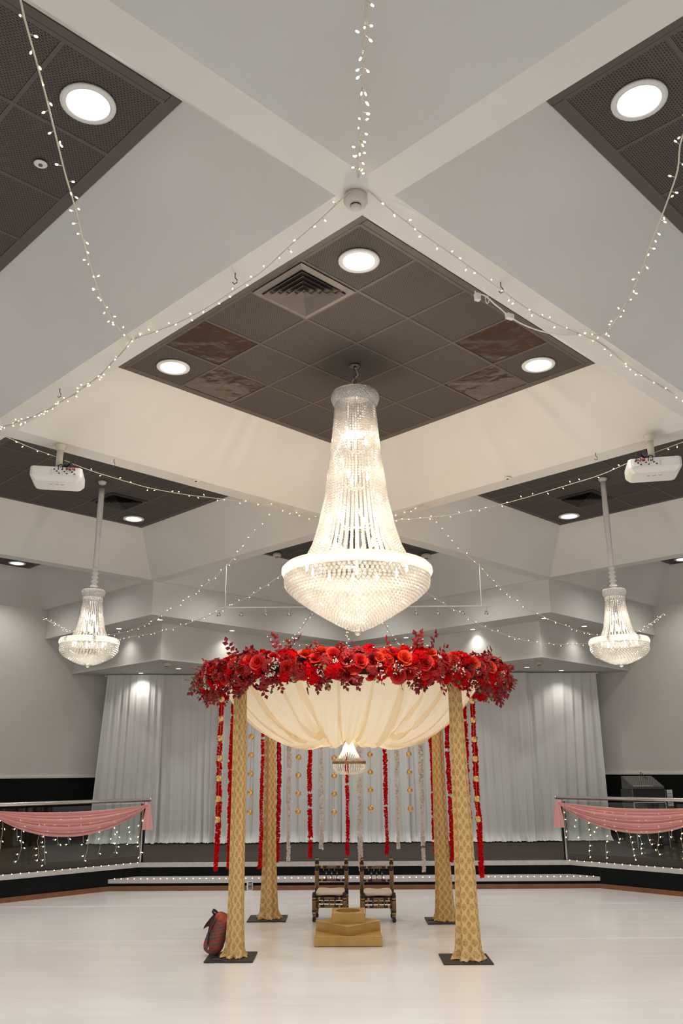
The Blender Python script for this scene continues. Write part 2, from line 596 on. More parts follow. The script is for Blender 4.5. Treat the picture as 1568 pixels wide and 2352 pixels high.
# walls
def wall(name, p, q, z0, z1, th=0.12, holes=None):
    p, q = Vector((*p, 0)), Vector((*q, 0))
    d = (q - p).normalized()
    n = Vector((-d.y, d.x, 0))
    w = structure(MB().prism([(a.x, a.y) for a in (p, q, q + n * th, p + n * th)], z0, z1).build(name, paint))
    bx = [p + d * 0.01, q - d * 0.01, q - d * 0.01 - n * 0.02, p + d * 0.01 - n * 0.02]
    MB().prism([(a.x, a.y) for a in bx], z0 + SZ, 1.47).build('dado_panel', panel_black, w)
    bx = [p, q, q - n * 0.035, p - n * 0.035]
    MB().prism([(a.x, a.y) for a in bx], 1.47, 1.50).build('dado_rail', rail_white, w)
    return w
w = wall('wall_left', uv(-9, WALL), uv(4.84, WALL), 0, 5.3)
w['label'], w['category'] = 'angled white side wall with black dado panelling on the left', 'wall'
w = wall('wall_right', uv(WALL, 4.84), uv(WALL, -9), 0, 5.3)
w['label'], w['category'] = 'angled white side wall with black dado panelling on the right', 'wall'
w = wall('wall_back', uv(4.84, WALL), uv(WALL, 4.84), 0, 5.3)
w['label'], w['category'] = 'white back wall of the stage behind the curtains', 'wall'

# bulkheads above the stage
def bulk(name, off, z0, z1, label):
    a, c, e, bk = 2.229 + off, 6.687 + off, WALL - 0.004, 15.10
    pts = [(a, e), (a, c), (c, c), (c, a), (e, a), (e, bk - e), (bk - e, e)]
    o = structure(MB().prism([uv(*p) for p in pts], z0, z1).build(name, paint))
    o['label'], o['category'] = label, 'bulkhead'
    return o
bulk('bulkhead', 0.0, Z1, H1 + 0.02, 'upper zigzag plaster bulkhead over the stage')
bulk('bulkhead', 0.587, Z2, Z1 + 0.001, 'lower zigzag plaster bulkhead directly above the curtains')

# ceiling: beams (soffits) and coffers
ceil = MB()
cells = [(a, c) for a in range(-2, 3) for c in range(-2, 3) if (a, c) not in ((1, 2), (2, 1), (2, 2))]
detailed = {(0, 0), (0, 1), (1, 0), (-1, 0), (0, -1), (1, 1), (0, 2), (2, 0)}
def cell_rect(a, c):
    u0, u1 = a * PITCHUV - HO, a * PITCHUV + HO
    v0, v1 = c * PITCHUV - HO, c * PITCHUV + HO
    return u0, min(u1, WALL - 0.002), v0, min(v1, WALL - 0.002)
hb = PITCHUV / 2
def quad(mb, P4):
    mb.add(P4, [(0, 1, 2, 3)])
for a, c in cells:
    u0, u1, v0, v1 = cell_rect(a, c)
    U0, U1, V0, V1 = a * PITCHUV - hb, min(a * PITCHUV + hb, WALL), c * PITCHUV - hb, min(c * PITCHUV + hb, WALL)
    o = [uv(U0, V0, H1), uv(U1, V0, H1), uv(U1, V1, H1), uv(U0, V1, H1)]
    i = [uv(u0, v0, H1), uv(u1, v0, H1), uv(u1, v1, H1), uv(u0, v1, H1)]
    for k in range(4):
        quad(ceil, [o[k], i[k], i[(k + 1) % 4], o[(k + 1) % 4]])
a, c = -2.5 * PITCHUV, WALL
quad(ceil, [uv(a, a, H2 + 0.25), uv(c, a, H2 + 0.25), uv(c, c, H2 + 0.25), uv(a, c, H2 + 0.25)])  # unseen roof sheet above the coffers, added to block the world light
ceiling = structure(ceil.build('ceiling', paint), 'white diagonal beam grid of the coffered ceiling')
tile_me = MB().box((0, 0, 0.01), (TP - 0.03, TP - 0.03, 0.02)).mesh('ceiling_tile', tile_mat)
acr_me = MB().box((0, 0, 0.01), (TP - 0.03, TP - 0.03, 0.02)).mesh('acrylic_panel', acrylic)
ACRYLIC = {(0, 0): {(-2, 1), (-1, 2), (1, -2), (2, -1)}}
VENTS = {(0, 0): {(-2, -1)}, (0, 1): {(1, 1)}, (1, 0): {(1, 1)}}
LIGHTS = []
for a, c in cells:
    u0, u1, v0, v1 = cell_rect(a, c)
    ins = HO - HPAN
    lo = [uv(u0, v0, H1), uv(u1, v0, H1), uv(u1, v1, H1), uv(u0, v1, H1)]
    p0, p1, q0, q1 = u0 + ins, u1 - ins, v0 + ins, v1 - ins
    hi = [uv(p0, q0, H2), uv(p1, q0, H2), uv(p1, q1, H2), uv(p0, q1, H2)]
    cb = MB()
    for k in range(4):
        quad(cb, [lo[k], hi[k], hi[(k + 1) % 4], lo[(k + 1) % 4]])
    cf = cb.build('coffer', paint, ceiling)
    pm = MB()
    quad(pm, [p + Vector((0, 0, 0.0005)) for p in hi])
    pm.build('coffer_backing', grid_mat, cf)
    nu, nv = round((p1 - p0 - 0.12) / TP), round((q1 - q0 - 0.12) / TP)
    us = [p0 + (p1 - p0 - nu * TP) / 2 + k * TP for k in range(nu + 1)]
    vs = [q0 + (q1 - q0 - nv * TP) / 2 + k * TP for k in range(nv + 1)]
    for (k, j) in ((0, 0), (0, nv - 1), (nu - 1, 0), (nu - 1, nv - 1)):
        LIGHTS.append(((a, c), (us[k] + us[k + 1]) / 2, (vs[j] + vs[j + 1]) / 2, (int(k > 0), int(j > 0)), cf))
    if (a, c) not in detailed:
        continue
    def bar(A, B, w=0.026, z=H2 - 0.004, h=0.006, nm='grid_bar'):
        A, B = uv(*A, z), uv(*B, z)
        m = (A + B) / 2
        d = B - A
        MB().box(m, (d.length, w, h), math.atan2(d.y, d.x)).build(nm, grid_mat, cf)
    for e in us:
        bar((e, vs[0]), (e, vs[-1]))
    for e in vs:
        bar((us[0], e), (us[-1], e), z=H2 - 0.0046)
    bw = us[0] - p0
    for A, B in (((p0 + bw / 2, q0), (p0 + bw / 2, q1)), ((p1 - bw / 2, q0), (p1 - bw / 2, q1))):
        bar(A, B, bw - 0.008, H2 - 0.003, 0.005, 'border_strip')
    bw = vs[0] - q0
    for A, B in (((p0 + bw, q0 + bw / 2), (p1 - bw, q0 + bw / 2)), ((p0 + bw, q1 - bw / 2), (p1 - bw, q1 - bw / 2))):
        bar(A, B, bw - 0.008, H2 - 0.003, 0.005, 'border_strip')
    for k in range(nu):
        for j in range(nv):
            ce = uv((us[k] + us[k + 1]) / 2, (vs[j] + vs[j + 1]) / 2, H2 - 0.0045)
            ij = (k - 2, j - 2)
            if ij in VENTS.get((a, c), ()) or not shown(ce, 170):
                continue
            if ij in ACRYLIC.get((a, c), ()):
                inst('acrylic_panel', acr_me, cf, ce + Vector((0, 0, 0.0025)), (0, 0, R45))
            else:
                inst('ceiling_tile', tile_me, cf, ce, (0, 0, R45))
# ================================================================== LIGHT FITTINGS
ring_me = MB().lathe([(0.118, 0.0), (0.150, -0.004), (0.148, -0.014), (0.118, -0.018), (0.112, -0.006)], 28, cap=False).mesh('trim_ring', white_plastic, True)
lens_me = MB().lathe([(0.001, -0.008), (0.08, -0.008), (0.117, -0.004)], 28, cap=False).mesh('lens', lens_glow, True)
lnames = {(0, 0, 0, 0): 'round white downlight beside the brown air diffuser', (0, 0, 0, 1): 'round white downlight between two smoked acrylic ceiling panels', (0, 0, 1, 0): 'round white downlight between two smoked acrylic ceiling panels',
          (-1, 0, 1, 0): 'large round downlight in the coffer that also holds the white sprinkler disc', (0, -1, 0, 1): 'large round downlight in the right foreground coffer without a sprinkler disc',
          (0, 1, 1, 1): 'round downlight in the left projector coffer beside the black air diffuser', (1, 0, 1, 1): 'round downlight in the right projector coffer beside the black air diffuser',
          (0, 2, 1, 1): 'round downlight in the last coffer against the left side wall', (2, 0, 1, 1): 'round downlight in the last coffer against the right side wall'}
for cell, lu, lv, ij, cf in LIGHTS:
    p = uv(lu, lv, H2 - 0.006)
    if cell + ij in lnames:
        t = tag(empty('downlight', p), lnames[cell + ij], 'downlight', 'round downlights in the coffers')
        inst('trim_ring', ring_me, t)
        inst('lens', lens_me, t)
    elif cell[0] + cell[1] >= -2 and -6 < p.x < 6:      # the fittings that beams and chandelier hide from the photograph
        t = inst('recessed_downlight', lens_me, cf, p)
    else:
        continue
    lamp('downlight_beam', 'SPOT', (0, 0, -0.03), DL_POWER, (1.0, 0.96, 0.90), t, 0.10, math.radians(125), (0, 0, -1), 0.7)
sring_me = MB().lathe([(0.045, 0.0), (0.062, -0.003), (0.060, -0.008), (0.045, -0.008)], 20, cap=False).mesh('trim_ring', white_plastic, True)
slens_me = MB().lathe([(0.001, -0.004), (0.046, -0.004)], 20, cap=False).mesh('lens', lens_glow, True)
UPL = ['small downlight at the left projecting corner of the upper bulkhead', 'small downlight under the upper bulkhead beside the left small chandelier', 'small downlight under the upper bulkhead above the left end of the flower ring',
       'small downlight under the upper bulkhead left of the fairy light drop', 'small downlight under the upper bulkhead right of the fairy light drop', 'small downlight under the upper bulkhead above the right end of the flower ring',
       'small downlight at the right projecting corner of the upper bulkhead', 'small downlight under the upper bulkhead beside the right small chandelier']
for k, (x, y, z, s) in enumerate([(-2.99, 13.68, Z1, 1), (-3.88, 14.55, Z1, 1), (-1.96, 14.85, Z1, 1), (-0.90, 15.78, Z1, 1), (1.18, 15.80, Z1, 1), (2.29, 14.87, Z1, 1), (3.30, 13.75, Z1, 1),
                             (4.19, 14.60, Z1, 1), (-2.96, 15.31, Z2, 0.9), (3.326, 15.45, Z2, 0.9), (-3.80, 16.02, Z2, 1.5), (4.08, 15.98, Z2, 1.5)]):
    up = z == Z1
    lab = UPL[k] if up else (('small bright downlight above the curtain heading near the %s side wall' if k > 9 else 'small round downlight under the lower bulkhead beside the %s end of the flower ring') % ('left' if x < 0 else 'right'))
    t = tag(empty('small_downlight', (x, y, z)), lab, 'downlight', 'small downlights under the upper bulkhead' if up else ('downlights at the curtain heading' if k > 9 else 'small downlights under the lower bulkhead'))
    inst('trim_ring', sring_me, t)
    inst('lens', slens_me, t)
    lamp('downlight_beam', 'SPOT', (0, 0, -0.02), BD_POWER * s, (1.0, 0.95, 0.88), t, 0.05, math.radians(120), (0, 0, -1), 1.0)

# air diffusers: four-way louvres
def louvre(h, w, z):
    mb = MB()
    for k in range(4):
        r = Matrix.Rotation(k * PI / 2, 3, 'Z')
        P = [Vector((-h, -h, z)), Vector((h, -h, z)), Vector((h - w, -h + w, z + 0.03)), Vector((-h + w, -h + w, z + 0.03))]
        mb.add([r @ p for p in P], [(3, 2, 1, 0)])
        mb.add([r @ (p + Vector((0, 0, 0.004))) for p in P], [(0, 1, 2, 3)])
    return mb
vent_mat = noisy('brown_vent_metal', (0.20, 0.165, 0.145), (0.22, 0.185, 0.165), 5.0, 0.55)
vent_dark = mat('black_vent_metal', (0.03, 0.028, 0.026), 0.5)
for (cell, ij, m, lab) in (((0, 0), (-2, -1), vent_mat, 'brown square louvred air diffuser in the coffer above the big chandelier'),
                           ((0, 1), (1, 1), vent_dark, 'black square louvred air diffuser in the left projector coffer'),
                           ((1, 0), (1, 1), vent_dark, 'black square louvred air diffuser in the right projector coffer')):
    p = uv(cell[0] * PITCHUV + ij[0] * TP, cell[1] * PITCHUV + ij[1] * TP, H2 - 0.004)
    t = tag(empty('air_diffuser', p, R45), lab, 'air vent', 'square air diffusers in the coffers')
    fr = MB()
    hh = TP / 2 - 0.012
    for k in range(4):
        r = Matrix.Rotation(k * PI / 2, 3, 'Z')
        fr.add([r @ Vector(q) for q in ((-hh, -hh, -0.012), (hh, -hh, -0.012), (hh - 0.05, -hh + 0.05, -0.020), (-hh + 0.05, -hh + 0.05, -0.020))], [(3, 2, 1, 0)])
    fr.build('frame', m, t)
    for k in range(5):
        h = hh - 0.055 - k * 0.044
        louvre(h, 0.036 if h > 0.06 else h * 0.8, -0.034).build('louvre', m, t)
    MB().box((0, 0, 0.012), (2 * hh, 2 * hh, 0.004)).build('throat', black_plastic, t)

# ================================================================== CHANDELIERS
def bead_mesh(pts, r0, r1, seg=6, rings=4):
    mb = MB()
    for k, p in enumerate(pts):
        mb.ball(p, r0 + (r1 - r0) * k / max(1, len(pts) - 1), seg, rings)
    return mb
def along(prof, step):
    out, acc = [], 0.0
    for (r0, z0), (r1, z1) in zip(prof, prof[1:]):
        L = math.hypot(r1 - r0, z1 - z0)
        while acc < L:
            f = acc / L
            out.append((r0 + (r1 - r0) * f, z0 + (z1 - z0) * f))
            acc += step
        acc -= L
    return out
def chandelier(name, label, loc, crown, sprof, nst, br, rim, bprof, tr, group=None):
    t = tag(empty(name, loc), label, 'chandelier', group)
    cr, cz, chh = crown
    MB().lathe([(cr * 0.84, cz - chh), (cr * 0.93, cz - chh * 0.92), (cr, cz - chh * 0.55), (cr * 1.0, cz - chh * 0.3), (cr * 0.93, cz), (cr * 0.7, cz + chh * 0.05), (cr * 0.55, cz - chh * 0.2)], 48, cap=False).build('crown_band', crystal_band, t, True)
    pts = along(sprof, br[0] * 2.08)
    sm = bead_mesh([(r, 0, z) for r, z in pts], br[0], br[1]).mesh('crystal_strand', crystal)
    for k in range(nst):
        inst('crystal_strand', sm, t, (0, 0, 0), (0, 0, 2 * PI * k / nst))
    rr, rz, rh = rim
    MB().lathe([(rr * 0.92, rz - rh), (rr * 0.98, rz - rh * 0.95), (rr, rz - rh * 0.4), (rr * 0.995, rz + rh * 0.2), (rr * 0.95, rz + rh * 0.8), (rr * 0.88, rz + rh), (rr * 0.82, rz + rh * 0.7)], 72, cap=False).build('rim_band', crystal_band, t, True)
    tiers = along(bprof, tr * 1.55)
    for k, (r, z) in enumerate(tiers):
        n = max(5, int(2 * PI * r / (tr * 2.15)))
        o = PI / n * (k % 2)
        mb = MB()
        for i in range(n):
            a = 2 * PI * i / n + o
            mb.ball((r * math.cos(a), r * math.sin(a), z), tr, 6, 4)
        mb.build('crystal_tier', crystal, t)
    MB().ball((0, 0, bprof[-1][1] - tr), tr * 1.5, 10, 8).build('finial_ball', crystal, t, True)
    return t
bulb_me = MB().lathe([(0.004, -0.045), (0.012, -0.03), (0.014, -0.01), (0.010, 0.02), (0.002, 0.045)], 8).mesh('candle_bulb', chand_bulb, True)
big = chandelier('crystal_chandelier', 'tall tiered crystal chandelier hanging in the middle coffer', (CX - 0.01, CY, 0), (0.215, 4.81, 0.11),
                 [(0.172, 4.72), (0.180, 4.60), (0.200, 4.35), (0.225, 4.12), (0.268, 3.80), (0.315, 3.57), (0.366, 3.40), (0.435, 3.26)], 52, (0.0118, 0.0165), (0.632, 3.185, 0.050),
                 [(0.595, 3.115), (0.59, 3.045), (0.50, 2.962), (0.40, 2.892), (0.29, 2.822), (0.15, 2.742), (0.03, 2.688)], 0.0185)
for zz, rr, n in ((4.36, 0.09, 3), (4.02, 0.10, 3), (3.66, 0.16, 5), (3.40, 0.18, 6), (3.22, 0.42, 12)):
    for k in range(n):
        a = 2 * PI * k / n + zz
        inst('candle_bulb', bulb_me, big, (rr * math.cos(a), rr * math.sin(a), zz), None, 0.9)
MB().tube([(0, 0, 4.80), (0, 0, 3.15)], 0.012, 8).build('stem', chrome, big)
for zz, rr in ((4.30, 0.09), (3.96, 0.10), (3.60, 0.16), (3.34, 0.18)):
    m = MB()
    for k in range(6):
        a = 2 * PI * k / 6 + zz
        m.tube([(0, 0, zz - 0.03), (rr * 0.6 * math.cos(a), rr * 0.6 * math.sin(a), zz - 0.05), (rr * math.cos(a), rr * math.sin(a), zz)], 0.004, 5)
    m.build('arm_ring', chrome, big)
ch = MB()
for k in range(7):
    a = (k % 2) * PI / 2
    ring = [(0.011 * math.cos(q) * math.cos(a), 0.011 * math.cos(q) * math.sin(a), 5.055 - 0.034 * k + 0.023 * math.sin(q)) for q in [2 * PI * i / 10 for i in range(11)]]
    ch.tube(ring, 0.0045, 5, False)
ch.build('chain', dark_steel, big)
MB().lathe([(0.001, 4.84), (0.03, 4.84), (0.06, 4.80), (0.16, 4.785)], 20, cap=False).build('top_plate', chrome, big, True)
MB().lathe([(0.05, 5.083), (0.05, 5.072), (0.015, 5.06), (0.001, 5.06)], 16, cap=False).build('ceiling_plate', dark_steel, big, True)
MB().tube([(0.005, 0, 5.07), (0.03, -0.01, 4.99), (-0.022, 0.0, 4.93), (-0.015, 0, 4.83)], 0.005, 6).build('power_cable', wire_white, big)
for zz, pw in ((4.36, 0.12), (4.02, 0.13), (3.62, 0.2), (3.34, 0.27), (3.12, 0.28)):
    for q in range(3):
        a = 2 * PI * q / 3 + zz
        lamp('chandelier_glow', 'POINT', (0.12 * math.cos(a), 0.12 * math.sin(a), zz), CH_POWER * pw / 3, (1.0, 0.82, 0.62), big, 0.02)

sleeve_mat = noisy('grey_cord_sleeve', (0.62, 0.60, 0.59), (0.70, 0.68, 0.67), 14.0, 0.8)
for k, (x, lab) in enumerate(((-3.022, 'small crystal chandelier on a fabric sleeved cord in the left projector coffer'), (3.282, 'small crystal chandelier on a fabric sleeved cord in the right projector coffer'))):
    dz = -0.03 * k
    s = chandelier('small_chandelier', lab, (x, 10.057, dz), (0.140, 3.69, 0.085),
                   [(0.108, 3.60), (0.112, 3.54), (0.122, 3.42), (0.138, 3.32), (0.160, 3.22), (0.205, 3.11)], 34, (0.0088, 0.0115), (0.352, 3.065, 0.040),
                   [(0.325, 3.015), (0.325, 2.955), (0.28, 2.90), (0.205, 2.86), (0.13, 2.825), (0.05, 2.80)], 0.0165, 'small chandeliers over the stage front')
    MB().lathe([(0.112, 3.545), (0.118, 3.55), (0.118, 3.595), (0.112, 3.60)], 36, cap=False).build('neck_band', crystal_band, s, True)
    for zz, rr, n in ((3.36, 0.05, 3), (3.22, 0.07, 4), (3.06, 0.2, 6)):
        for q in range(n):
            a = 2 * PI * q / n + zz + k
            inst('candle_bulb', bulb_me, s, (rr * math.cos(a), rr * math.sin(a), zz), None, 0.95)
    prof, z = [], 3.70
    while z < H2 - dz - 0.03:
        if z < 3.98:
            prof.append((0.036 + 0.012 * math.sin(z * 118), z))
            z += 0.012
        else:
            prof.append((0.034 + 0.003 * math.sin(z * 7 + k), z))
            z += 0.1
    MB().lathe(prof, 14).build('cord_sleeve', sleeve_mat, s, True)
    MB().lathe([(0.036, H2 - dz - 0.05), (0.055, H2 - dz - 0.02), (0.05, H2 - dz - 0.006)], 14).build('ceiling_cup', sleeve_mat, s, True)
    for zz, pw in ((3.34, 0.35), (3.0, 0.65)):
        lamp('chandelier_glow', 'POINT', (0, 0, zz), SMALL_CH_POWER * pw, (1.0, 0.86, 0.68), s, 0.02)

# ================================================================== CEILING FIXTURES
def detector(name, label, cat, p, s=1.0, group=None):
    t = tag(empty(name, p), label, cat, group)
    MB().lathe([(0.052 * s, 0.0), (0.055 * s, -0.02 * s), (0.055 * s, -0.035 * s), (0.049 * s, -0.047 * s), (0.030 * s, -0.052 * s)], 24).build('housing', beige_plastic, t, True)
    MB().lathe([(0.024 * s, -0.052 * s), (0.024 * s, -0.060 * s)], 20).build('vent_slot', black_plastic, t)
    MB().lathe([(0.026 * s, -0.060 * s), (0.022 * s, -0.068 * s), (0.001, -0.069 * s)], 20).build('sensor_cap', beige_plastic, t, True)
    return t
detector('smoke_detector', 'cream smoke detector on the beam crossing in front of the middle coffer', 'smoke detector', (0.08, 3.752, H1), 1.15)
detector('smoke_detector', 'smoke detector on the coffer ceiling behind the big chandelier, left one', 'smoke detector', (-1.10, 13.76, H2 - 0.02), 1.3)
detector('smoke_detector', 'smoke detector on the coffer ceiling behind the big chandelier, right one', 'smoke detector', (1.41, 13.88, H2 - 0.02), 1.5)
detector('smoke_detector', 'smoke detector under the left corner of the lower bulkhead', 'smoke detector', (-3.0, 14.47, Z2), 1.25)
detector('smoke_detector', 'smoke detector under the right corner of the lower bulkhead', 'smoke detector', (3.355, 14.60, Z2), 1.25)
def sprinkler(p, label, m=white_plastic):
    t = tag(empty('sprinkler_disc', p), label, 'sprinkler', 'small round sprinkler discs on the ceiling')
    MB().lathe([(0.034, 0.0), (0.040, -0.004), (0.036, -0.008), (0.020, -0.010)], 20).build('disc', m, t, True)
    MB().lathe([(0.012, -0.010), (0.012, -0.016)], 12).build('plug', dark_steel, t)
sprinkler((-1.794, 4.221, H2 - 0.014), 'small white sprinkler disc in the left foreground coffer')
sprinkler((-1.519, 8.288, H1), 'sprinkler disc on the beam left of the big chandelier')
sprinkler((-1.37, 8.62, H2 - 0.3), 'white sprinkler disc on the edge of the left projector coffer')
sprinkler((1.717, 8.28, H1), 'sprinkler disc on the beam right of the big chandelier')
for p, lab in (((-0.64, 4.47), 'wire hook in the beam above the brown air diffuser'), ((0.99, 4.59), 'wire hook in the beam above the white power lead'), ((-2.219, 6.072), 'wire hook in the beam left of the middle coffer'),
               ((-2.206, 7.657), 'wire hook in the beam beside the left projector'), ((2.425, 7.561), 'wire hook in the beam beside the right projector')):
    m = MB().tube([(0, 0, 0), (0, 0, -0.03), (0.012, 0, -0.045), (0.012, 0, -0.065), (-0.004, 0, -0.075), (-0.014, 0, -0.062)], 0.0035, 6)
    tag(m.build('wire_hook', dark_steel, None, True, (p[0], p[1], H1)), lab, 'hook', 'wire hooks in the ceiling beams')

# projectors
for k, (x, y, rz, lab) in enumerate(((-2.597, 7.271, math.radians(12), 'white projector hanging from the beam over the left coffer'), (2.787, 7.126, math.radians(-12), 'white projector hanging from the beam over the right coffer'))):
    t = tag(empty('projector', (x, y, H1), rz), lab, 'projector', 'ceiling projectors')
    sg = 1 if k == 0 else -1
    MB().lathe([(0.055, 0.0), (0.052, -0.012), (0.034, -0.055), (0.030, -0.06)], 24).build('ceiling_cup', beige_plastic, t, True)
    MB().lathe([(0.030, -0.055), (0.030, -0.245)], 20).build('mount_pole', beige_plastic, t, True)
    br_ = MB().box((0, 0, -0.255), (0.10, 0.12, 0.02)).box((0.06 * sg, -0.02, -0.258), (0.26, 0.02, 0.012)).box((0.03 * sg, 0.07, -0.258), (0.3, 0.02, 0.012))
    for q in range(5):
        br_.box((-0.05 + 0.035 * q, 0.02, -0.25), (0.012, 0.14, 0.03))
    br_.build('mount_bracket', black_plastic, t)
    body = MB()
    X, Y, c = 0.225, 0.165, 0.022
    def ring8(sx, sy, z):
        return [(-X * sx + c, -Y * sy, z), (X * sx - c, -Y * sy, z), (X * sx, -Y * sy + c, z), (X * sx, Y * sy - c, z), (X * sx - c, Y * sy, z), (-X * sx + c, Y * sy, z), (-X * sx, Y * sy - c, z), (-X * sx, -Y * sy + c, z)]
    vs, fs = [], []
    for sx_, sy_, z in ((0.98, 0.98, -0.265), (1.0, 1.0, -0.28), (1.0, 1.0, -0.345), (0.97, 0.96, -0.36), (0.86, 0.82, -0.392)):
        vs += ring8(sx_, sy_, z)
    for a in range(4):
        for i in range(8):
            j = (i + 1) % 8
            fs.append((a * 8 + i, (a + 1) * 8 + i, (a + 1) * 8 + j, a * 8 + j))
    fs += [tuple(range(8)), tuple(range(32, 40))[::-1]]
    body.add(vs, fs)
    bo = body.build('body', white_plastic, t)
    bo.location = (0.0, 0.02, 0)
    pp = MB().box((0.075 * sg, -0.148, -0.305), (0.22, 0.006, 0.062)).build('port_panel', white_plastic, t)
    random.seed(3 + k)
    for q in range(9):
        MB().box((0.075 * sg - 0.09 + 0.022 * q, -0.152, -0.292 - 0.018 * (q % 3)), (0.013, 0.006, 0.010)).build('port', [black_plastic, black_plastic, dark_steel][q % 3], t)
    for q in range(2):
        MB().box(((0.10 + 0.05 * q) * sg, -0.160, -0.285), (0.030, 0.02, 0.010)).build('plug', mat('red_plug', (0.45, 0.05, 0.05), 0.5), t)
    for q in range(5):
        a0 = (0.02 + 0.035 * q) * sg
        MB().tube([(a0, -0.155, -0.295), (a0, -0.19, -0.27), (a0 * 0.8 + 0.02 * sg, -0.13, -0.235 + 0.01 * q), (0.06 * sg, -0.03, -0.235), (0.02 * sg, 0.02, -0.22), (0.033 * sg, 0.03, -0.12)], 0.005, 6).build('cable', black_plastic, t, True)
    MB().lathe([(0.045, 0), (0.045, 0.02), (0.03, 0.03)], 20, mtx=Matrix.Rotation(-PI / 2, 3, 'X')).build('projector_lens', black_plastic, t, True).location = (-0.09 * sg, 0.165, -0.315)
    for q in range(3):
        MB().box((-0.05 * sg + 0.05 * q * sg, -0.02, -0.393), (0.03, 0.004, 0.002)).build('rating_mark', dark_steel, t)

# track lights
tz, tyy = 4.07, 13.30
t = tag(empty('track_light', (0.17, tyy, tz)), 'white lighting track with small spotlights hung on two thin rods', 'track light')
MB().box((0, 0, 0), (4.50, 0.02, 0.018)).build('track', rail_white, t)
for x in (-2.05, 2.04):
    MB().tube([(x, 0, 0), (x, 0, 0.76)], 0.006, 6).build('rod', rail_white, t)
head_me = MB().lathe([(0.012, -0.075), (0.020, -0.085), (0.036, -0.13), (0.030, -0.13), (0.012, -0.1)], 14, cap=False).mesh('spot_head', chrome, True)
hl_me = MB().lathe([(0.001, -0.125), (0.031, -0.127)], 14, cap=False).mesh('spot_lamp', lens_glow, True)
stem_me = MB().tube([(0, 0, 0), (0, 0, -0.08)], 0.006, 6).mesh('spot_stem', rail_white)
for k, x in enumerate((-1.98, -1.61, -1.24, -0.85, -0.49, -0.07, 0.36, 0.78, 1.16, 1.53, 1.90, 2.29)):
    h = inst('spot_head', head_me, t, (x - 0.17, 0, 0), (0.35, 0.15 * math.sin(k * 2.3), 0))
    inst('spot_stem', stem_me, h)
    if k % 3 != 1:
        inst('spot_lamp', hl_me, h)
        lamp('spot_beam', 'SPOT', (0, 0, -0.14), 12.0, (1.0, 0.95, 0.88), h, 0.03, math.radians(95), (0, 0.25, -1), 1.0)

# ================================================================== CURTAINS
rod = MB().tube([(-4.55, 16.28, Z2 - 0.03), (4.85, 16.28, Z2 - 0.03)], 0.015, 8)
tag(rod.build('curtain_track', rail_white), 'slim white track carrying the sheer curtains under the bulkhead', 'curtain track')
edges = [-4.42, -3.42, -2.30, -1.15, 0.0, 1.15, 2.30, 3.42, 4.76]
for k in range(8):
    random.seed(40 + k)
    x0, x1 = edges[k] - 0.04, edges[k + 1] + 0.04
    ph = [random.uniform(0, 6.28) for _ in range(5)]
    nf = random.uniform(7, 10)
    lean = (0.12 if k in (0, 1) else -0.1 if k == 7 else 0.0)
    def fn(a, c):
        z = Z2 - 0.02 - (Z2 - 0.02 - SZ) * c
        w = a + 0.018 * math.sin(5 * a + ph[0] + 2 * c) + 0.012 * math.sin(23 * a + ph[1]) * c
        am = (0.014 + 0.050 * c) * (0.45 + 0.55 * abs(math.sin(2.7 * a + ph[3])))
        y = 16.17 + 0.085 * (k % 2) + am * (0.55 * math.sin(2 * PI * nf * w + ph[2]) + 0.35 * math.sin(2 * PI * nf * 0.37 * w + ph[3] + c) + 0.25 * math.sin(2 * PI * nf * 1.9 * w + ph[4]))
        x = x0 + (x1 - x0) * a + lean * c * math.sin(PI * a) * 0.9 + 0.01 * math.sin(40 * a + ph[1]) * c * math.sin(PI * a)
        if k == 0:
            x -= 0.14 * c * (1 - a)
        if c > 0.965:
            e = (c - 0.965) / 0.035
            y -= e * (0.10 + 0.05 * math.sin(31 * a + ph[0]))
            z = max(z, SZ + 0.012 + 0.022 * abs(math.sin(57 * a + ph[1])) * (1 - 0.6 * e))
        return (x, y, z)
    m = MB().grid(fn, 120, 30)
    o = m.build('curtain', curtain_mat, None, True)
    lab = 'sheer white curtain panel ' + ('at the end beside the left side wall', 'behind the tied end of the left pink swag', 'behind the outer left mandap garland and gold balls', 'behind the left dark chair', 'behind the right dark chair',
                                          'behind the back right brocade post', 'behind the outer right mandap garland', 'at the end beside the right side wall')[k]
    tag(o, lab, 'curtain', 'sheer stage curtains')

# ================================================================== STAGE RAILS
def rail(side, lab):
    dx, dy = -side * 0.0, 0
    base = Vector((CX + side * (SH - 0.03), SY + 0.05, SZ))
    d = Vector((side, -1, 0)) / S2
    n = Vector((-side, -1, 0)) / S2       # towards the dance floor
    t = tag(empty('stage_railing', base), lab, 'railing', 'stage railings')
    rz = math.atan2(d.y, d.x)
    L = 4.6
    MB().tube([d * -0.09 + Vector((0, 0, 0.85)), d * L + Vector((0, 0, 0.85))], 0.026, 14).build('handrail', chrome, t, True)
    MB().ball(d * -0.09 + Vector((0, 0, 0.85)), 0.027, 12, 8).build('end_cap', chrome, t, True)
    for q in (0.0, 2.30, 4.55):
        po = MB().box(d * (q - 0.02) + Vector((0, 0, 0.40)), (0.014, 0.06, 0.80), rz).build('post', dark_steel, t)
        MB().box(d * (q + 0.025) + Vector((0, 0, 0.40)), (0.022, 0.05, 0.80), rz).build('post_blade', chrome, po)
        MB().tube([d * q + Vector((0, 0, 0.80)), d * q + Vector((0, 0, 0.84))], 0.008, 6).build('post_pin', chrome, po)
    for q in (0.06, 2.36):
        MB().box(d * (q + 1.09) + Vector((0, 0, 0.45)), (2.18, 0.010, 0.70), rz).build('glass_panel', glass, t)
    return base, d, n
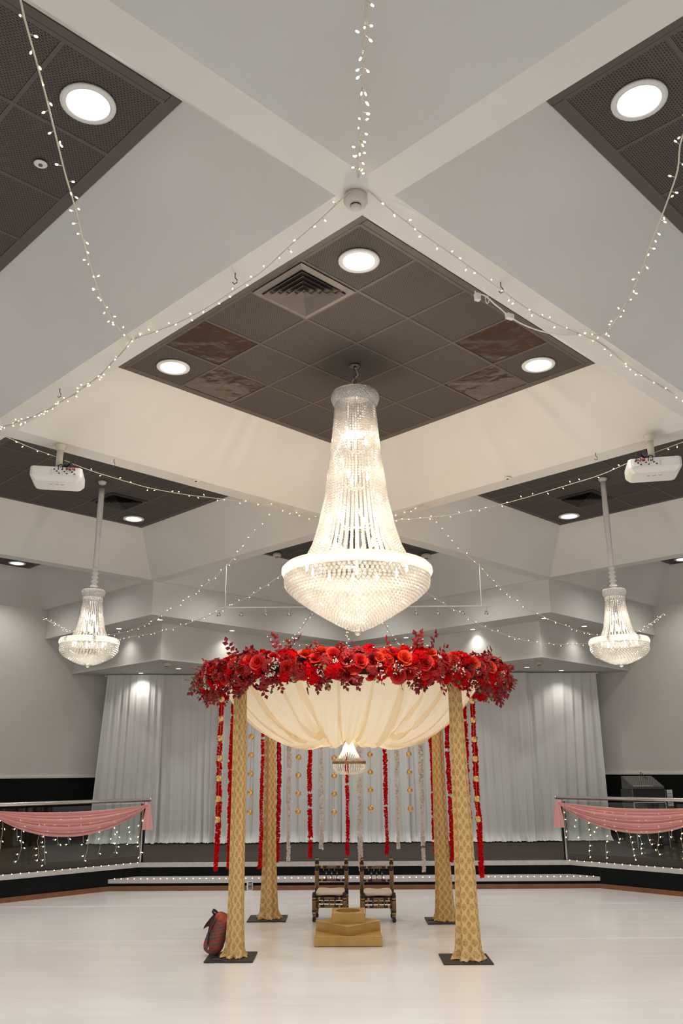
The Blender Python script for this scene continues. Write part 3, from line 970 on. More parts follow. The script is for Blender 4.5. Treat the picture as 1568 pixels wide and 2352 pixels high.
for side, word in ((-1, 'left'), (1, 'right')):
    base, d, n = rail(side, 'steel handrail with glass panels along the %s wing of the stage' % word)
    # swag of pink chiffon
    random.seed(11 + side)
    sw = tag(empty('pink_swag', base), 'pink chiffon swag tied along the handrail at the %s wing of the stage' % word, 'drape', 'pink swags on the stage railings')
    Ls = 2.30
    def fn(a, c):
        arch = 4 * a * (1 - a)
        ga = 1 - (2 * a - 1) ** 4
        top, bot = 0.785 - 0.060 * arch, 0.755 - 0.345 * arch ** 0.9
        z = top + (bot - top) * c
        fold = math.sin(c * 2 * PI * 6.5 + 0.8 * math.sin(3 * a)) * 0.5 + 0.4 * math.sin(c * 2 * PI * 3.2 + 1)
        off = 0.065 + 0.034 * fold * ga + 0.05 * math.sin(PI * c) * ga
        z += 0.010 * fold * ga
        p = d * (0.0 + Ls * a) + n * off
        return (p.x, p.y, z)
    MB().grid(fn, 60, 46).build('swag_cloth', pink_mat, sw, True)
    def fn2(a, c):
        an = 2 * PI * a
        r = 0.018 + 0.055 * c ** 0.7
        r *= 1 + 0.25 * math.sin(5 * an + 2 * c)
        p = d * (-0.035 - 0.02 * c) + n * 0.045 + d * (r * math.cos(an) * 1.1) + n * (r * 0.5 * math.sin(an))
        return (p.x, p.y, 0.80 - 0.36 * c)
    MB().grid(fn2, 24, 10).build('swag_tail', pink_mat, sw, True)
    MB().ball(d * 0.0 + n * 0.05 + Vector((0, 0, 0.79)), 0.030, 10, 8).build('knot', pink_mat, sw, True)
    # icicle lights
    ic = tag(empty('icicle_lights', base), 'warm white icicle fairy lights hanging behind the pink swag on the %s wing' % word, 'fairy lights', 'icicle lights on the stage railings')
    bm = MB().lathe([(0.002, 0.0), (0.004, -0.006), (0.0062, -0.016), (0.003, -0.022)], 6).mesh('bulb', bulb_warm)
    MB().tube([d * (0.02 + 2.1 * q / 20) + n * 0.028 + Vector((0, 0, 0.74 - 0.02 * math.sin(PI * q / 20))) for q in range(21)], 0.003, 5).build('lead_wire', wire_white, ic)
    for q in range(15):
        s0 = 0.06 + 2.2 * q / 14 + random.uniform(-0.03, 0.03)
        ln = random.choice((0.34, 0.46, 0.58, 0.66, 0.42))
        pts, sx_ = [], 0.0
        k = int(ln / 0.07)
        for i in range(k + 1):
            pts.append(d * (s0 + sx_) + n * (0.030 + random.uniform(-0.008, 0.008)) + Vector((0, 0, 0.74 - ln * i / k)))
            sx_ += random.uniform(-0.022, 0.022)
        MB().tube(pts, 0.0022, 4).build('drop_wire', wire_white, ic)
        for i in range(1, k + 1):
            s_ = random.choice((-1, 1))
            if random.random() < 0.18 and i < k:
                continue
            inst('bulb', bm, ic, pts[i] + d * (random.uniform(0.008, 0.03) * s_) + Vector((0, 0, random.uniform(-0.02, 0.015))), (random.uniform(-0.4, 0.4), s_ * random.uniform(0.3, 1.2), 0))
    # dots of light along the wing nosing
    rp = tag(empty('edge_lights', base), 'row of tiny lights along the %s stage wing nosing' % word, 'fairy lights', 'edge lights on the stage')
    dm = MB().ball((0, 0, 0), 0.0065, 6, 4).mesh('bulb', bulb_warm)
    for q in range(22):
        p = d * (0.10 + 0.115 * q) + n * 0.075
        inst('bulb', dm, rp, (p.x, p.y, 0.008))
rp = tag(empty('edge_lights', (CX, ty, 0.152)), 'row of tiny lights along the front edge of the white step', 'fairy lights', 'edge lights on the stage')
for q in range(74):
    inst('bulb', dm, rp, (-3.32 + 6.64 * q / 73, -0.012, 0.005))

# ================================================================== FAIRY LIGHT STRINGS
_fb = MB().lathe([(0.0016, 0.0), (0.0022, 0.018), (0.0034, 0.022)], 5)
_fb.cur = 1
fb_me = _fb.lathe([(0.0034, 0.022), (0.0046, 0.028), (0.0044, 0.034), (0.0018, 0.038)], 6).mesh('bulb', [wire_white, bulb_warm], True)
def smooth_path(P, step):
    out = []
    for i in range(len(P) - 1):
        a, b_, c, e = P[max(i - 1, 0)], P[i], P[i + 1], P[min(i + 2, len(P) - 1)]
        k = max(2, int((c - b_).length / step))
        for q in range(k):
            t_ = q / k
            L1 = (c - b_).length
            m0 = (c - a) * (L1 / max(1e-6, (b_ - a).length + L1))
            m1 = (e - b_) * (L1 / max(1e-6, (e - c).length + L1))
            h1, h2 = 2 * t_ ** 3 - 3 * t_ ** 2 + 1, t_ ** 3 - 2 * t_ ** 2 + t_
            h3, h4 = -2 * t_ ** 3 + 3 * t_ ** 2, t_ ** 3 - t_ ** 2
            out.append(b_ * h1 + m0 * h2 + c * h3 + m1 * h4)
    out.append(P[-1])
    return out
SEED = [100]
def fairy(label, px, Ya, Yb, tail=None, gap=0.10, wr=0.0035, bs=1.0, head=None, wind=1):
    SEED[0] += 1
    random.seed(SEED[0])
    n = len(px)
    L = [0.0]
    for i in range(1, n):
        L.append(L[-1] + math.hypot(px[i][0] - px[i - 1][0], px[i][1] - px[i - 1][1]))
    P = []
    for i, (x, y) in enumerate(px):
        f = L[i] / L[-1]
        P.append(sight(x, y, 1.0 / ((1 - f) / Ya + f / Yb)))
    if head:
        P = [Vector(head)] + P
    if tail:
        P.append(Vector(tail))
    path = smooth_path(P, 0.05)
    t = tag(empty('fairy_lights', path[0]), label, 'fairy lights', 'fairy light strings across the ceiling')
    o = path[0].copy()
    MB().tube([p - o for p in path], wr, 5).build('wire', wire_white, t, True)
    if wind > 1:
        MB().tube([p - o + Vector((0.008 * math.sin(i * 0.9), 0, 0.008 * math.cos(i * 0.9))) for i, p in enumerate(path)], wr * 0.8, 5).build('wire', wire_white, t, True)
    acc = 0.0
    for i in range(1, len(path)):
        acc += (path[i] - path[i - 1]).length
        if acc > gap:
            acc -= gap * random.uniform(0.8, 1.2)
            if not shown(path[i], 30):
                continue
            for q in range(wind):
                dr = Vector((random.uniform(-1, 1), random.uniform(-0.4, 0.4), random.uniform(-1.0, 0.55)))
                dr.normalize()
                inst('bulb', fb_me, t, path[i] - o + Vector((0, 0, 0.0)) + dr * 0.002, dr.to_track_quat('Z', 'Y').to_euler(), bs * 0.85)
    return t
HKL, HKR, XN = (-1.46, 5.29, H1 - 0.02), (1.67, 5.25, H1 - 0.02), (0.09, 3.69, H1 - 0.02)
fairy('near fairy light string from the left hook sweeping up past the left foreground coffer', [(300, 780), (265, 745), (235, 690), (210, 620), (190, 550), (172, 475), (150, 400), (125, 300), (100, 200), (75, 110), (47, 0)], 5.25, 2.2, tail=(-0.95, 1.2, H1), gap=0.085, wr=0.004)
fairy('near fairy light string running up from the smoke detector beam crossing', [(822, 415), (825, 340), (830, 270), (832, 200), (836, 120), (838, 60), (840, 0)], 3.66, 2.05, tail=(0.1, 0.9, H1), gap=0.10, wr=0.0028, wind=2)
fairy('near fairy light string from the right hook sweeping up past the right foreground coffer', [(1352, 768), (1385, 768), (1412, 738), (1440, 690), (1470, 630), (1490, 570), (1510, 520), (1540, 440), (1556, 390), (1568, 310)], 5.2, 3.0, tail=(1.5, 1.3, H1), gap=0.085, wr=0.004)
fairy('fairy light string along the beam right of the smoke detector', [(832, 425), (870, 460), (960, 530), (1060, 600), (1150, 665), (1220, 715), (1290, 750), (1335, 768)], 3.68, 5.23, gap=0.10, wr=0.003)
fairy('fairy light string along the beam left of the smoke detector', [(805, 437), (740, 500), (660, 570), (600, 625), (530, 672), (470, 710), (400, 745), (310, 778)], 3.68, 5.27, gap=0.10, wr=0.003)
fairy('doubled fairy light string running from the left hook beside the middle coffer', [(303, 780), (270, 820), (225, 865), (170, 905), (110, 940), (50, 967), (-20, 985)], 5.27, 6.9, gap=0.10, wr=0.003, wind=2)
fairy('fairy light string running from the right hook beside the middle coffer', [(1340, 770), (1380, 790), (1430, 830), (1480, 865), (1530, 895), (1590, 930)], 5.23, 6.5, gap=0.10, wr=0.003)
fairy('fairy light string crossing under the left projector', [(-10, 995), (18, 1005), (70, 1028), (130, 1050), (200, 1078), (270, 1100), (340, 1120), (420, 1135), (500, 1145), (560, 1152), (632, 1160)], 6.9, 9.1, gap=0.13, wr=0.004)
fairy('fairy light string crossing under the right projector', [(1590, 1005), (1568, 1015), (1450, 1060), (1380, 1090), (1300, 1115), (1200, 1145), (1130, 1163), (1050, 1180), (1000, 1187), (905, 1195), (850, 1200)], 6.9, 9.6, gap=0.13, wr=0.004)
fairy('short fairy light string from the hook left of the big chandelier', [(632, 1160), (660, 1172), (700, 1185), (740, 1192)], 9.15, 9.7, gap=0.10, wr=0.004)
fairy('short fairy light string from the hook right of the big chandelier', [(975, 1160), (950, 1168), (925, 1176), (890, 1183)], 9.15, 9.7, gap=0.10, wr=0.004)
fairy('fairy light string drooping from the hook to the left side wall', [(632, 1160), (600, 1200), (570, 1240), (540, 1278), (500, 1320), (450, 1360), (400, 1395), (350, 1425), (300, 1448), (240, 1458), (160, 1446), (97, 1418)], 9.15, 15.3, gap=0.16, wr=0.004, bs=0.95)
fairy('fairy light string from behind the big chandelier to the left side wall', [(745, 1255), (720, 1275), (640, 1325), (580, 1365), (520, 1395), (450, 1425), (380, 1448), (300, 1463), (240, 1468), (160, 1450), (99, 1420)], 10.2, 15.3, gap=0.16, wr=0.004, bs=0.95)
fairy('fairy light string drooping from the hook to the right side wall', [(975, 1160), (1020, 1215), (1060, 1265), (1100, 1300), (1150, 1350), (1200, 1390), (1255, 1420), (1300, 1438), (1350, 1455), (1410, 1465), (1465, 1450), (1525, 1409)], 9.15, 15.1, gap=0.16, wr=0.004, bs=0.95)
fairy('fairy light string from behind the big chandelier to the right side wall', [(900, 1310), (985, 1365), (1050, 1405), (1100, 1435), (1160, 1458), (1220, 1475), (1300, 1480), (1350, 1478), (1420, 1470), (1480, 1442), (1523, 1410)], 10.4, 15.1, gap=0.16, wr=0.004, bs=0.95)
fairy('fairy light swag looping below the bulkhead left of the mandap centre', [(722, 1395), (690, 1445), (655, 1475), (630, 1478), (615, 1460)], 14.0, 15.4, gap=0.11, wr=0.004, bs=1.0)
fairy('fairy light swag looping below the bulkhead right of the mandap centre', [(872, 1412), (890, 1445), (915, 1478), (950, 1490), (985, 1480), (998, 1459)], 14.0, 15.4, gap=0.11, wr=0.004, bs=1.0)
fairy('shallow fairy light garland across the bulkhead behind the flower ring', [(615, 1460), (660, 1474), (720, 1484), (797, 1488), (880, 1484), (940, 1474), (998, 1459)], 15.4, 15.4, gap=0.14, wr=0.004, bs=1.0)
fairy('doubled fairy light drop hanging straight behind the tip of the big chandelier', [(797, 1420), (797, 1450), (798, 1475), (797, 1500)], 15.2, 15.2, gap=0.07, wr=0.003, bs=1.0, wind=2)
# white power lead with plugs
p0, p1 = sight_z(1090, 668, H1 + 0.03), sight_z(1330, 770, H1 - 0.03)
pl = tag(empty('power_lead', p0), 'white power lead with plugs looping from the coffer edge to the right hook', 'cable')
pts = [sight(x, y, 4.95 + 0.30 * f) - p0 for x, y, f in ((1090, 668, 0), (1096, 682, 0.03), (1104, 676, 0.06), (1118, 682, 0.15), (1134, 697, 0.25), (1150, 710, 0.35), (1170, 727, 0.45), (1200, 745, 0.6), (1240, 760, 0.75), (1290, 770, 0.9), (1330, 769, 1))]
MB().tube(smooth_path(pts, 0.03), 0.005, 7).build('cable', white_plastic, pl, True)
MB().box(pts[1], (0.035, 0.03, 0.05), 0.4).build('plug', white_plastic, pl)
MB().box(pts[6], (0.055, 0.03, 0.035), 0.5).build('socket', white_plastic, pl)
MB().tube([pts[3] + Vector((0.012 * math.cos(q), 0, 0.03 * math.sin(q) - 0.02)) for q in [i * 0.7 for i in range(10)]], 0.0035, 5).build('cable_tie', white_plastic, pl)
# ================================================================== MANDAP
MC = Vector((0.07, 9.22, 0))
RZ = 2.50
mandap = tag(empty('mandap', MC), 'round wedding mandap with four gold brocade posts and a peach chiffon canopy', 'canopy')
def base_plate(c, hole):
    # a square plate with a rectangular hand slot
    h, zt = 0.212, 0.008
    x0, x1, y0, y1 = hole
    mb = MB()
    for a, b_, c_, d_ in ((-h, -h, h, y0), (-h, y1, h, h), (-h, y0, x0, y1), (x1, y0, h, y1)):
        mb.box(((a + c_) / 2, (b_ + d_) / 2, zt / 2 + 0.004), (c_ - a, d_ - b_, zt))
    return mb.build('base_plate', plate_mat, mandap, False, c)
POSTS = [(-1.01, 8.31, (-0.16, -0.07, -0.10, -0.03), 0.0), (1.05, 8.17, (-0.05, 0.10, -0.19, -0.165), 0.9), (-0.86, 10.32, (0.12, 0.19, 0.13, 0.17), 2.1), (1.10, 10.12, (-0.19, -0.11, -0.06, 0.02), 3.0)]
for k, (x, y, hole, ph) in enumerate(POSTS):
    c = Vector((x, y, 0)) - MC
    base_plate(c, hole)
    bx = 0.03 if k == 0 else (0.02 if k == 1 else 0.0)
    MB().tube([(c.x, c.y, 0.01), (c.x, c.y, RZ - 0.02)], 0.022, 10).build('pole', dark_steel, mandap)
    random.seed(60 + k)
    f1, f2 = random.choice((5, 6)), random.choice((9, 11))
    rough = random.uniform(0, 6)
    def fn(a, t):
        z = 0.012 + (RZ - 0.06) * t
        an = 2 * PI * a
        low = max(0.0, 1 - z / 0.55)
        r = 0.054 + 0.012 * (1 - t) + 0.016 * low ** 2
        if k == 1:
            r += 0.030 * (1 - t) ** 1.3
        elif k > 1:
            r += 0.022 * (1 - t) ** 1.5
        r *= 1 + 0.13 * math.sin(f1 * an + ph + 1.3 * t) + 0.07 * math.sin(f2 * an + rough - 0.8 * t)
        if z < 0.09:
            e = 1 - z / 0.09
            r += e * (0.030 + 0.022 * math.sin(7 * an + rough) + 0.012 * math.sin(13 * an))
        w = 0.015 * math.sin(2.2 * t + ph)
        return (c.x + bx * (1 - t) + w + r * math.cos(an), c.y + r * math.sin(an), z - (0.004 if z < 0.03 else 0) + (0.012 * abs(math.sin(9 * an + ph)) if z < 0.03 else 0))
    nv = 60
    m = MB()
    vs, uvs = [], []
    for j in range(nv + 1):
        t = (j / nv) ** 1.5 if j < nv else 1.0
        for i in range(57):
            vs.append(fn(i / 56, t))
            uvs.append((i / 56 * 0.592, (RZ - 0.06) * t))
    m.add(vs, [(j * 57 + i, j * 57 + i + 1, (j + 1) * 57 + i + 1, (j + 1) * 57 + i) for j in range(nv) for i in range(56)], uvs)
    m.build('post_drape', brocade, mandap, True)
ringp = [(1.44 * math.cos(2 * PI * i / 64), 1.44 * math.sin(2 * PI * i / 64), RZ - 0.02) for i in range(65)]
MB().tube(ringp, 0.025, 8, False).build('ring_frame', plate_mat, mandap, True)
MB().lathe([(1.40, RZ + 0.02), (1.41, RZ + 0.145), (1.44, RZ + 0.145), (1.45, RZ + 0.02)], 64, cap=False).build('ring_band', rail_white, mandap, True)
# canopy: a chiffon bowl hung inside the ring, caught up in the middle
random.seed(5)
CAN = [(0.0, 2.06), (0.10, 2.02), (0.25, 1.945), (0.45, 1.905), (0.67, 1.925), (0.90, 2.015), (1.06, 2.11), (1.25, 2.28), (1.40, 2.47)]
def can_z(r):
    for (a, za), (b_, zb) in zip(CAN, CAN[1:]):
        if r <= b_:
            f = (r - a) / (b_ - a)
            return za + (zb - za) * f
    return CAN[-1][1]
harm = [(k_, random.uniform(0, 6.28), random.uniform(0.5, 1.0) / math.sqrt(k_ / 8)) for k_ in (7, 11, 16, 23, 31, 43)]
def fnc(a, t):
    an = 2 * PI * a
    r = 0.02 + 1.39 * t
    sw = 0.20 * math.sin(3 * an + 1.0) * (1 - t) + 0.06 * math.sin(5 * an) * t
    fo = 0.0
    for k_, p_, w_ in harm:
        q_ = math.sin(k_ * (an + sw) + p_)
        fo += w_ * ((1 - abs(q_)) ** 2 * 2.4 - 0.8)
    fo /= 2.2
    am = 0.062 * (math.sin(PI * min(1, t * 1.02)) ** 0.6) + 0.012
    lobe = -0.03 * abs(math.sin(1.5 * an + 0.6)) * math.exp(-((t - 0.35) / 0.25) ** 2)
    z = (can_z(r) + can_z(max(0, r - 0.05)) + can_z(min(1.4, r + 0.05))) / 3 + am * fo + lobe
    rr = r + 0.03 * fo * t
    return (rr * math.cos(an), rr * math.sin(an), z)
MB().grid(fnc, 520, 40).build('canopy_cloth', canopy_mat, mandap, True)

random.seed(77)
for q in range(24):
    a0 = -PI / 2 + (q - 11.5) * 0.23 + random.uniform(-0.05, 0.05)
    wd = random.choice((0.03, 0.04, 0.06, 0.08, 0.11))
    tw = random.uniform(-0.22, 0.22)
    t0, t1 = random.uniform(0.12, 0.45), 0.985
    def fpl(a, t):
        tt = t0 + (t1 - t0) * t
        an = a0 + tw * (1 - tt) ** 1.3 + wd * (a - 0.5) * (0.30 + 0.70 * math.sin(PI * min(1.0, 0.12 + t * 0.8)))
        x, y, z = fnc((an / (2 * PI)) % 1.0, tt)
        return (x, y, z - 0.007 - 0.016 * math.sin(PI * a) * math.sin(PI * t) ** 0.5)
    MB().grid(fpl, 6, 26).build('canopy_pleat', pleat_mat, mandap, True)

# flower ring
fr = tag(empty('flower_ring', MC + Vector((0.035, 0, RZ))), 'thick ring of red roses and dark red leaves around the top of the mandap', 'flower arrangement')
MB().tube([(1.50 * math.cos(2 * PI * i / 60), 1.50 * math.sin(2 * PI * i / 60), 0.0) for i in range(61)], 0.085, 10, False).build('moss_base', moss, fr, True)
def rose_mesh(nm, m, seed):
    random.seed(seed)
    mb = MB()
    npet = 15
    for k in range(npet):
        o = k / (npet - 1)
        phi = k * 2.39996
        wd = 1.25 - 0.45 * o
        H = 0.060 - 0.012 * o
        Rm = 0.012 + 0.050 * o
        jit = random.uniform(-0.006, 0.006)
        def fn(a, t):
            s_ = 2 * a - 1
            an = phi + s_ * wd
            tip = 1 - 0.18 * s_ * s_
            r = Rm * (0.25 + 0.75 * t ** 0.7) + 0.016 * o * t ** 3
            z = H * t * tip - 0.016 * o * t ** 4 + jit
            return (r * math.cos(an), r * math.sin(an), z)
        mb.grid(fn, 4, 3)
    return mb.mesh(nm, m, True)
def leaflet(mb, p, d, w, L, nrm):
    d, nrm = d.normalized(), nrm.normalized()
    s_ = d.cross(nrm).normalized()
    P = [p, p + d * L * 0.4 + s_ * w, p + d * L * 0.45 + nrm * w * 0.25, p + d * L * 0.4 - s_ * w, p + d * L - nrm * L * 0.12]
    mb.add(P, [(0, 1, 2), (0, 2, 3), (1, 4, 2), (2, 4, 3)])
def sprig_mesh(nm, m, seed, n=7, L=0.17):
    random.seed(seed)
    mb = MB()
    curve = [Vector((0.02 * math.sin(2 * q), 0, 1)) * 0 + Vector((0.018 * math.sin(q * 2.2), 0.03 * q * q, L * q)) for q in [i / n for i in range(n + 1)]]
    mb.tube(curve, 0.002, 4)
    for i in range(1, n + 1):
        s_ = 1 if i % 2 else -1
        if i == n:
            dd = Vector((0, 0.2, 1))
        else:
            dd = Vector((s_ * 0.9, random.uniform(-0.3, 0.3), 0.65))
        leaflet(mb, curve[i], dd, random.uniform(0.018, 0.025), random.uniform(0.056, 0.072), Vector((0, 1, 0.2)))
    return mb.mesh(nm, m)
def fill_mesh(nm, m, seed):
    random.seed(seed)
    mb = MB()
    for k in range(26):
        a, e = random.uniform(0, 2 * PI), random.uniform(0.1, 1.35)
        dv = Vector((math.cos(a) * math.sin(e), math.sin(a) * math.sin(e), math.cos(e)))
        c = dv * random.uniform(0.045, 0.065)
        e1 = dv.orthogonal().normalized()
        e1.rotate(Matrix.Rotation(random.uniform(0, 3), 3, dv))
        e2 = dv.cross(e1)
        for q in range(4):
            g = e1 * math.cos(q * PI / 2) + e2 * math.sin(q * PI / 2)
            leaflet(mb, c, g + dv * 0.35, 0.0115, 0.027, dv)
    return mb.mesh(nm, m)
def gyp_mesh(seed):
    random.seed(seed)
    mb = MB()
    for k in range(8):
        p = Vector((random.uniform(-0.028, 0.028), random.uniform(-0.028, 0.028), random.uniform(0.035, 0.07)))
        mb.tube([(0, 0, 0), p], 0.0006, 3, False)
        mb.ball(p, 0.0072, 6, 4)
    return mb.mesh('baby_breath', gyp)
roses = [rose_mesh('rose', rose_orange, 1), rose_mesh('rose', rose_red, 2), rose_mesh('rose', rose_deep, 3)]
sprigs = [sprig_mesh('leaf_sprig', leaf_red, 4), sprig_mesh('leaf_sprig', leaf_red, 5, 5, 0.13), sprig_mesh('leaf_sprig', rose_deep, 6, 6, 0.15)]
green = sprig_mesh('bud_sprig', leaf_green, 8, 3, 0.15)
fills = [fill_mesh('hydrangea', rose_deep, 9), fill_mesh('hydrangea', red_petal, 10)]
gyps = [gyp_mesh(12), gyp_mesh(13)]
random.seed(21)
def on_ring(th, ps, r, R=1.50):
    o = Vector((math.cos(th), math.sin(th), 0))
    n_ = o * math.cos(ps) + Vector((0, 0, 1)) * math.sin(ps)
    return o * R + n_ * r, n_
# theta -90deg faces the camera
def rnd_theta(front=0.72):
    return random.uniform(-PI, 0) if random.random() < front else random.uniform(0, PI)
nrose = 190
for k in range(nrose):
    if k < 130:
        th = -PI + PI * (k + random.uniform(0.0, 1.0)) / 130 * 1.0
        th += random.uniform(-0.02, 0.02)
    else:
        th = PI * (k - 130 + 0.5) / 60
    ps = random.choice((random.uniform(-0.35, 0.35), random.uniform(0.2, 1.0), random.uniform(0.6, 1.6), random.uniform(-1.0, -0.2)))
    p, n_ = on_ring(th, ps, random.uniform(0.105, 0.145))
    n_ = (n_ + Vector((random.uniform(-0.35, 0.35), random.uniform(-0.35, 0.2), random.uniform(-0.2, 0.35)))).normalized()
    mi = 0 if (ps > 0.15 and random.random() < 0.62) else (1 if random.random() < 0.65 else 2)
    inst('rose', roses[mi], fr, p - n_ * 0.02, face_dir(n_, random.uniform(0, 6)), random.uniform(0.78, 1.15))
for k in range(298):
    th = rnd_theta()
    ps = random.uniform(-1.6, 2.0)
    p, n_ = on_ring(th, ps, random.uniform(0.06, 0.11))
    inst('hydrangea', random.choice(fills), fr, p, face_dir(n_, random.uniform(0, 6)), random.uniform(0.95, 1.45))
for k in range(290):
    th = rnd_theta()
    ps = random.choice((random.uniform(-1.9, -0.7), random.uniform(-1.5, 0.4), random.uniform(-0.4, 1.9)))
    p, n_ = on_ring(th, ps, random.uniform(0.07, 0.12))
    tn = Vector((-math.sin(th), math.cos(th), 0)) * random.uniform(-0.9, 0.9)
    dv = (n_ + tn + Vector((0, 0, -0.35))).normalized()
    inst('leaf_sprig', random.choice(sprigs), fr, p, face_dir(dv, random.uniform(0, 6)), random.uniform(0.62, 0.95))
for th, up_ in ((-2.02, 1.0), (-1.98, 0.9), (-1.15, 1.0), (-1.08, 0.95), (-1.20, 0.8), (-2.45, 0.5), (-0.2, 0.2), (-0.3, 0.4), (-3.0, 0.3), (-2.9, -0.2)):
    p, n_ = on_ring(th, 1.3, 0.13)
    inst('leaf_sprig', sprigs[0], fr, p, face_dir(Vector((random.uniform(-0.5, 0.5), -0.2, up_)), random.uniform(0, 6)), 1.0)
for k in range(46):
    th = rnd_theta(0.85)
    p, n_ = on_ring(th, random.uniform(-1.4, 0.3), 0.11)
    dv = (n_ + Vector((random.uniform(-0.6, 0.6), 0, -0.5))).normalized()
    inst('bud_sprig', green, fr, p, face_dir(dv, random.uniform(0, 6)), random.uniform(0.5, 0.85))
for k in range(58):
    th = rnd_theta(0.85)
    p, n_ = on_ring(th, random.uniform(-0.9, 0.3), random.uniform(0.09, 0.13))
    inst('baby_breath', random.choice(gyps), fr, p, face_dir(n_, random.uniform(0, 6)), random.uniform(0.8, 1.1))

# hanging garlands
def garland_mesh(seed, rad, L=1.86):
    random.seed(seed)
    mb = MB()
    z, dens = 0.0, 1.0
    dx = dy = 0.0
    while z < L:
        dens = max(0.45, min(1.15, dens + random.uniform(-0.12, 0.12)))
        gap = random.random() < 0.012
        if gap:
            z += 0.03
        dx += random.uniform(-0.0022, 0.0022) - dx * 0.04
        dy += random.uniform(-0.0022, 0.0022) - dy * 0.04
        for q in range(10):
            a = random.uniform(0, 2 * PI)
            g = Vector((math.cos(a), math.sin(a), random.uniform(-0.5, 0.5)))
            if q % 2:
                leaflet(mb, Vector((dx, dy, -z)), g, rad * 0.50, rad * dens * random.uniform(0.75, 1.2), Vector((0, 0, 1)))
            else:       # petals lying open, facing outwards
                ra, tb = Vector((math.cos(a), math.sin(a), 0)), random.uniform(0, 2 * PI)
                ta = Vector((-math.sin(a), math.cos(a), 0)) * math.cos(tb) + Vector((0, 0, math.sin(tb))) + ra * 0.45
                leaflet(mb, Vector((dx, dy, -z)) + ra * rad * 0.45, ta, rad * 0.45, rad * dens * random.uniform(0.5, 0.85), ra)
        z += 0.0125
    return mb
RED = [(170.8, 0.59), (157.9, 0.58), (135.8, 0.54), (126.2, 0.58), (109.5, 0.61), (91.4, 0.64), (72.6, 0.64), (47.7, 0.69), (37.3, 0.60), (24.4, 0.58), (15.8, 0.51)]
WHT = [(120.3, 0.60), (103.6, 0.70), (85.3, 0.46), (66.9, 0.71), (54.3, 0.48)]
GLD = [(169.3, 1.10), (143.1, 1.14), (115.5, 1.12), (97.6, 1.11), (80.0, 1.15), (60.2, 1.15), (17.8, 1.08)]
rlab = {0: 'long red petal garland at the outer left of the mandap beside the gold balls', 1: 'long red petal garland hanging behind the front left brocade post', 2: 'red petal garland just left of the back left brocade post',
        3: 'red petal garland just right of the back left brocade post', 5: 'red petal garland hanging behind the small canopy chandelier', 8: 'red petal garland between the two right brocade posts',
        9: 'long red petal garland just right of the front right brocade post', 10: 'long red petal garland at the outer right of the mandap beside the gold balls',
        4: 'red petal garland hanging behind the left dark chair', 6: 'red petal garland hanging behind the right dark chair', 7: 'red petal garland just left of the back right brocade post'}
wlab = {0: 'white petal garland with a gap, left of the red garland by the left chair', 1: 'white petal garland above the middle of the left dark chair', 2: 'long white petal garland ending between the two dark chairs', 3: 'white petal garland above the right edge of the right dark chair', 4: 'long white petal garland left of the back right brocade post'}
thread = MB().tube([(0, 0, 0.02), (0, 0, -1.9)], 0.0015, 4).mesh('thread', thread_mat)
for kind, lst, labs, m, rad in (('red_garland', RED, rlab, red_petal, 0.034), ('white_garland', WHT, wlab, white_petal, 0.038)):
    for k, (ang, zb) in enumerate(lst):
        a = math.radians(ang)
        top = 2.47
        t = tag(empty(kind, MC + Vector((1.42 * math.cos(a), 1.42 * math.sin(a), top))), labs[k], 'garland', 'red garlands around the mandap' if kind[0] == 'r' else 'white garlands behind the mandap chairs')
        o = garland_mesh(200 + k + len(lst), rad * (1.12 if ang < 30 or ang > 155 else 1.0), top - zb).build('petals', m, t)
        o['kind'] = 'stuff'
        inst('thread', thread, t, (0, 0, 0), None, (1, 1, (top - zb) / 1.9))
glab = {0: 'string of gold balls at the outer left of the mandap', 1: 'string of gold balls between the two left brocade posts', 2: 'string of gold balls left of the left dark chair',
        3: 'string of gold balls beside the left edge of the small canopy chandelier', 4: 'string of gold balls beside the right edge of the small canopy chandelier', 5: 'string of gold balls right of the right dark chair', 6: 'string of gold balls at the outer right of the mandap'}
gb = MB().ball((0, 0, 0), 0.034, 16, 10).mesh('gold_ball', gold_ball, True)
for k, (ang, zb) in enumerate(GLD):
    a = math.radians(ang)
    rr = 1.42
    pos = MC + Vector((rr * math.cos(a), rr * math.sin(a), 2.47))
    if k in (0, 6):
        pos += Vector((0.0, -0.12, 0))
    t = tag(empty('gold_ball_string', pos), glab[k], 'garland', 'gold ball strings around the mandap')
    MB().tube([(0, 0, 0), (0, 0, zb - 2.47 - 0.06)], 0.0018, 4).build('thread', thread_mat, t)
    n = 7
    for q in range(n):
        inst('gold_ball', gb, t, (0, 0, zb + 0.205 * q - 2.47), (0, 0, q))

# small chandelier under the canopy
t = tag(empty('canopy_chandelier', MC + Vector((0, 0, 0))), 'small bead chandelier with a brass band hanging under the mandap canopy', 'chandelier')
t.location.x = 0.055
pts = along([(0.022, 1.905), (0.040, 1.86), (0.075, 1.77), (0.115, 1.71), (0.168, 1.675)], 0.0125)
sm = bead_mesh([(r, 0, z) for r, z in pts], 0.0052, 0.0068).mesh('crystal_strand', crystal, True)
for k in range(30):
    inst('crystal_strand', sm, t, (0, 0, 0), (0, 0, 2 * PI * k / 30))
MB().lathe([(0.170, 1.648), (0.176, 1.65), (0.176, 1.678), (0.170, 1.68)], 48, cap=False).build('brass_band', antique_brass, t, True)
pts = along([(0.174, 1.642), (0.168, 1.60), (0.145, 1.572), (0.10, 1.552), (0.06, 1.548)], 0.0135)
sm = bead_mesh([(r, 0, z) for r, z in pts], 0.0068, 0.006).mesh('bowl_strand', crystal, True)
for k in range(40):
    inst('bowl_strand', sm, t, (0, 0, 0), (0, 0, 2 * PI * k / 40))
MB().lathe([(0.026, 1.90), (0.026, 1.925), (0.012, 1.935), (0.006, 1.98)], 16).build('top_cap', antique_brass, t, True)
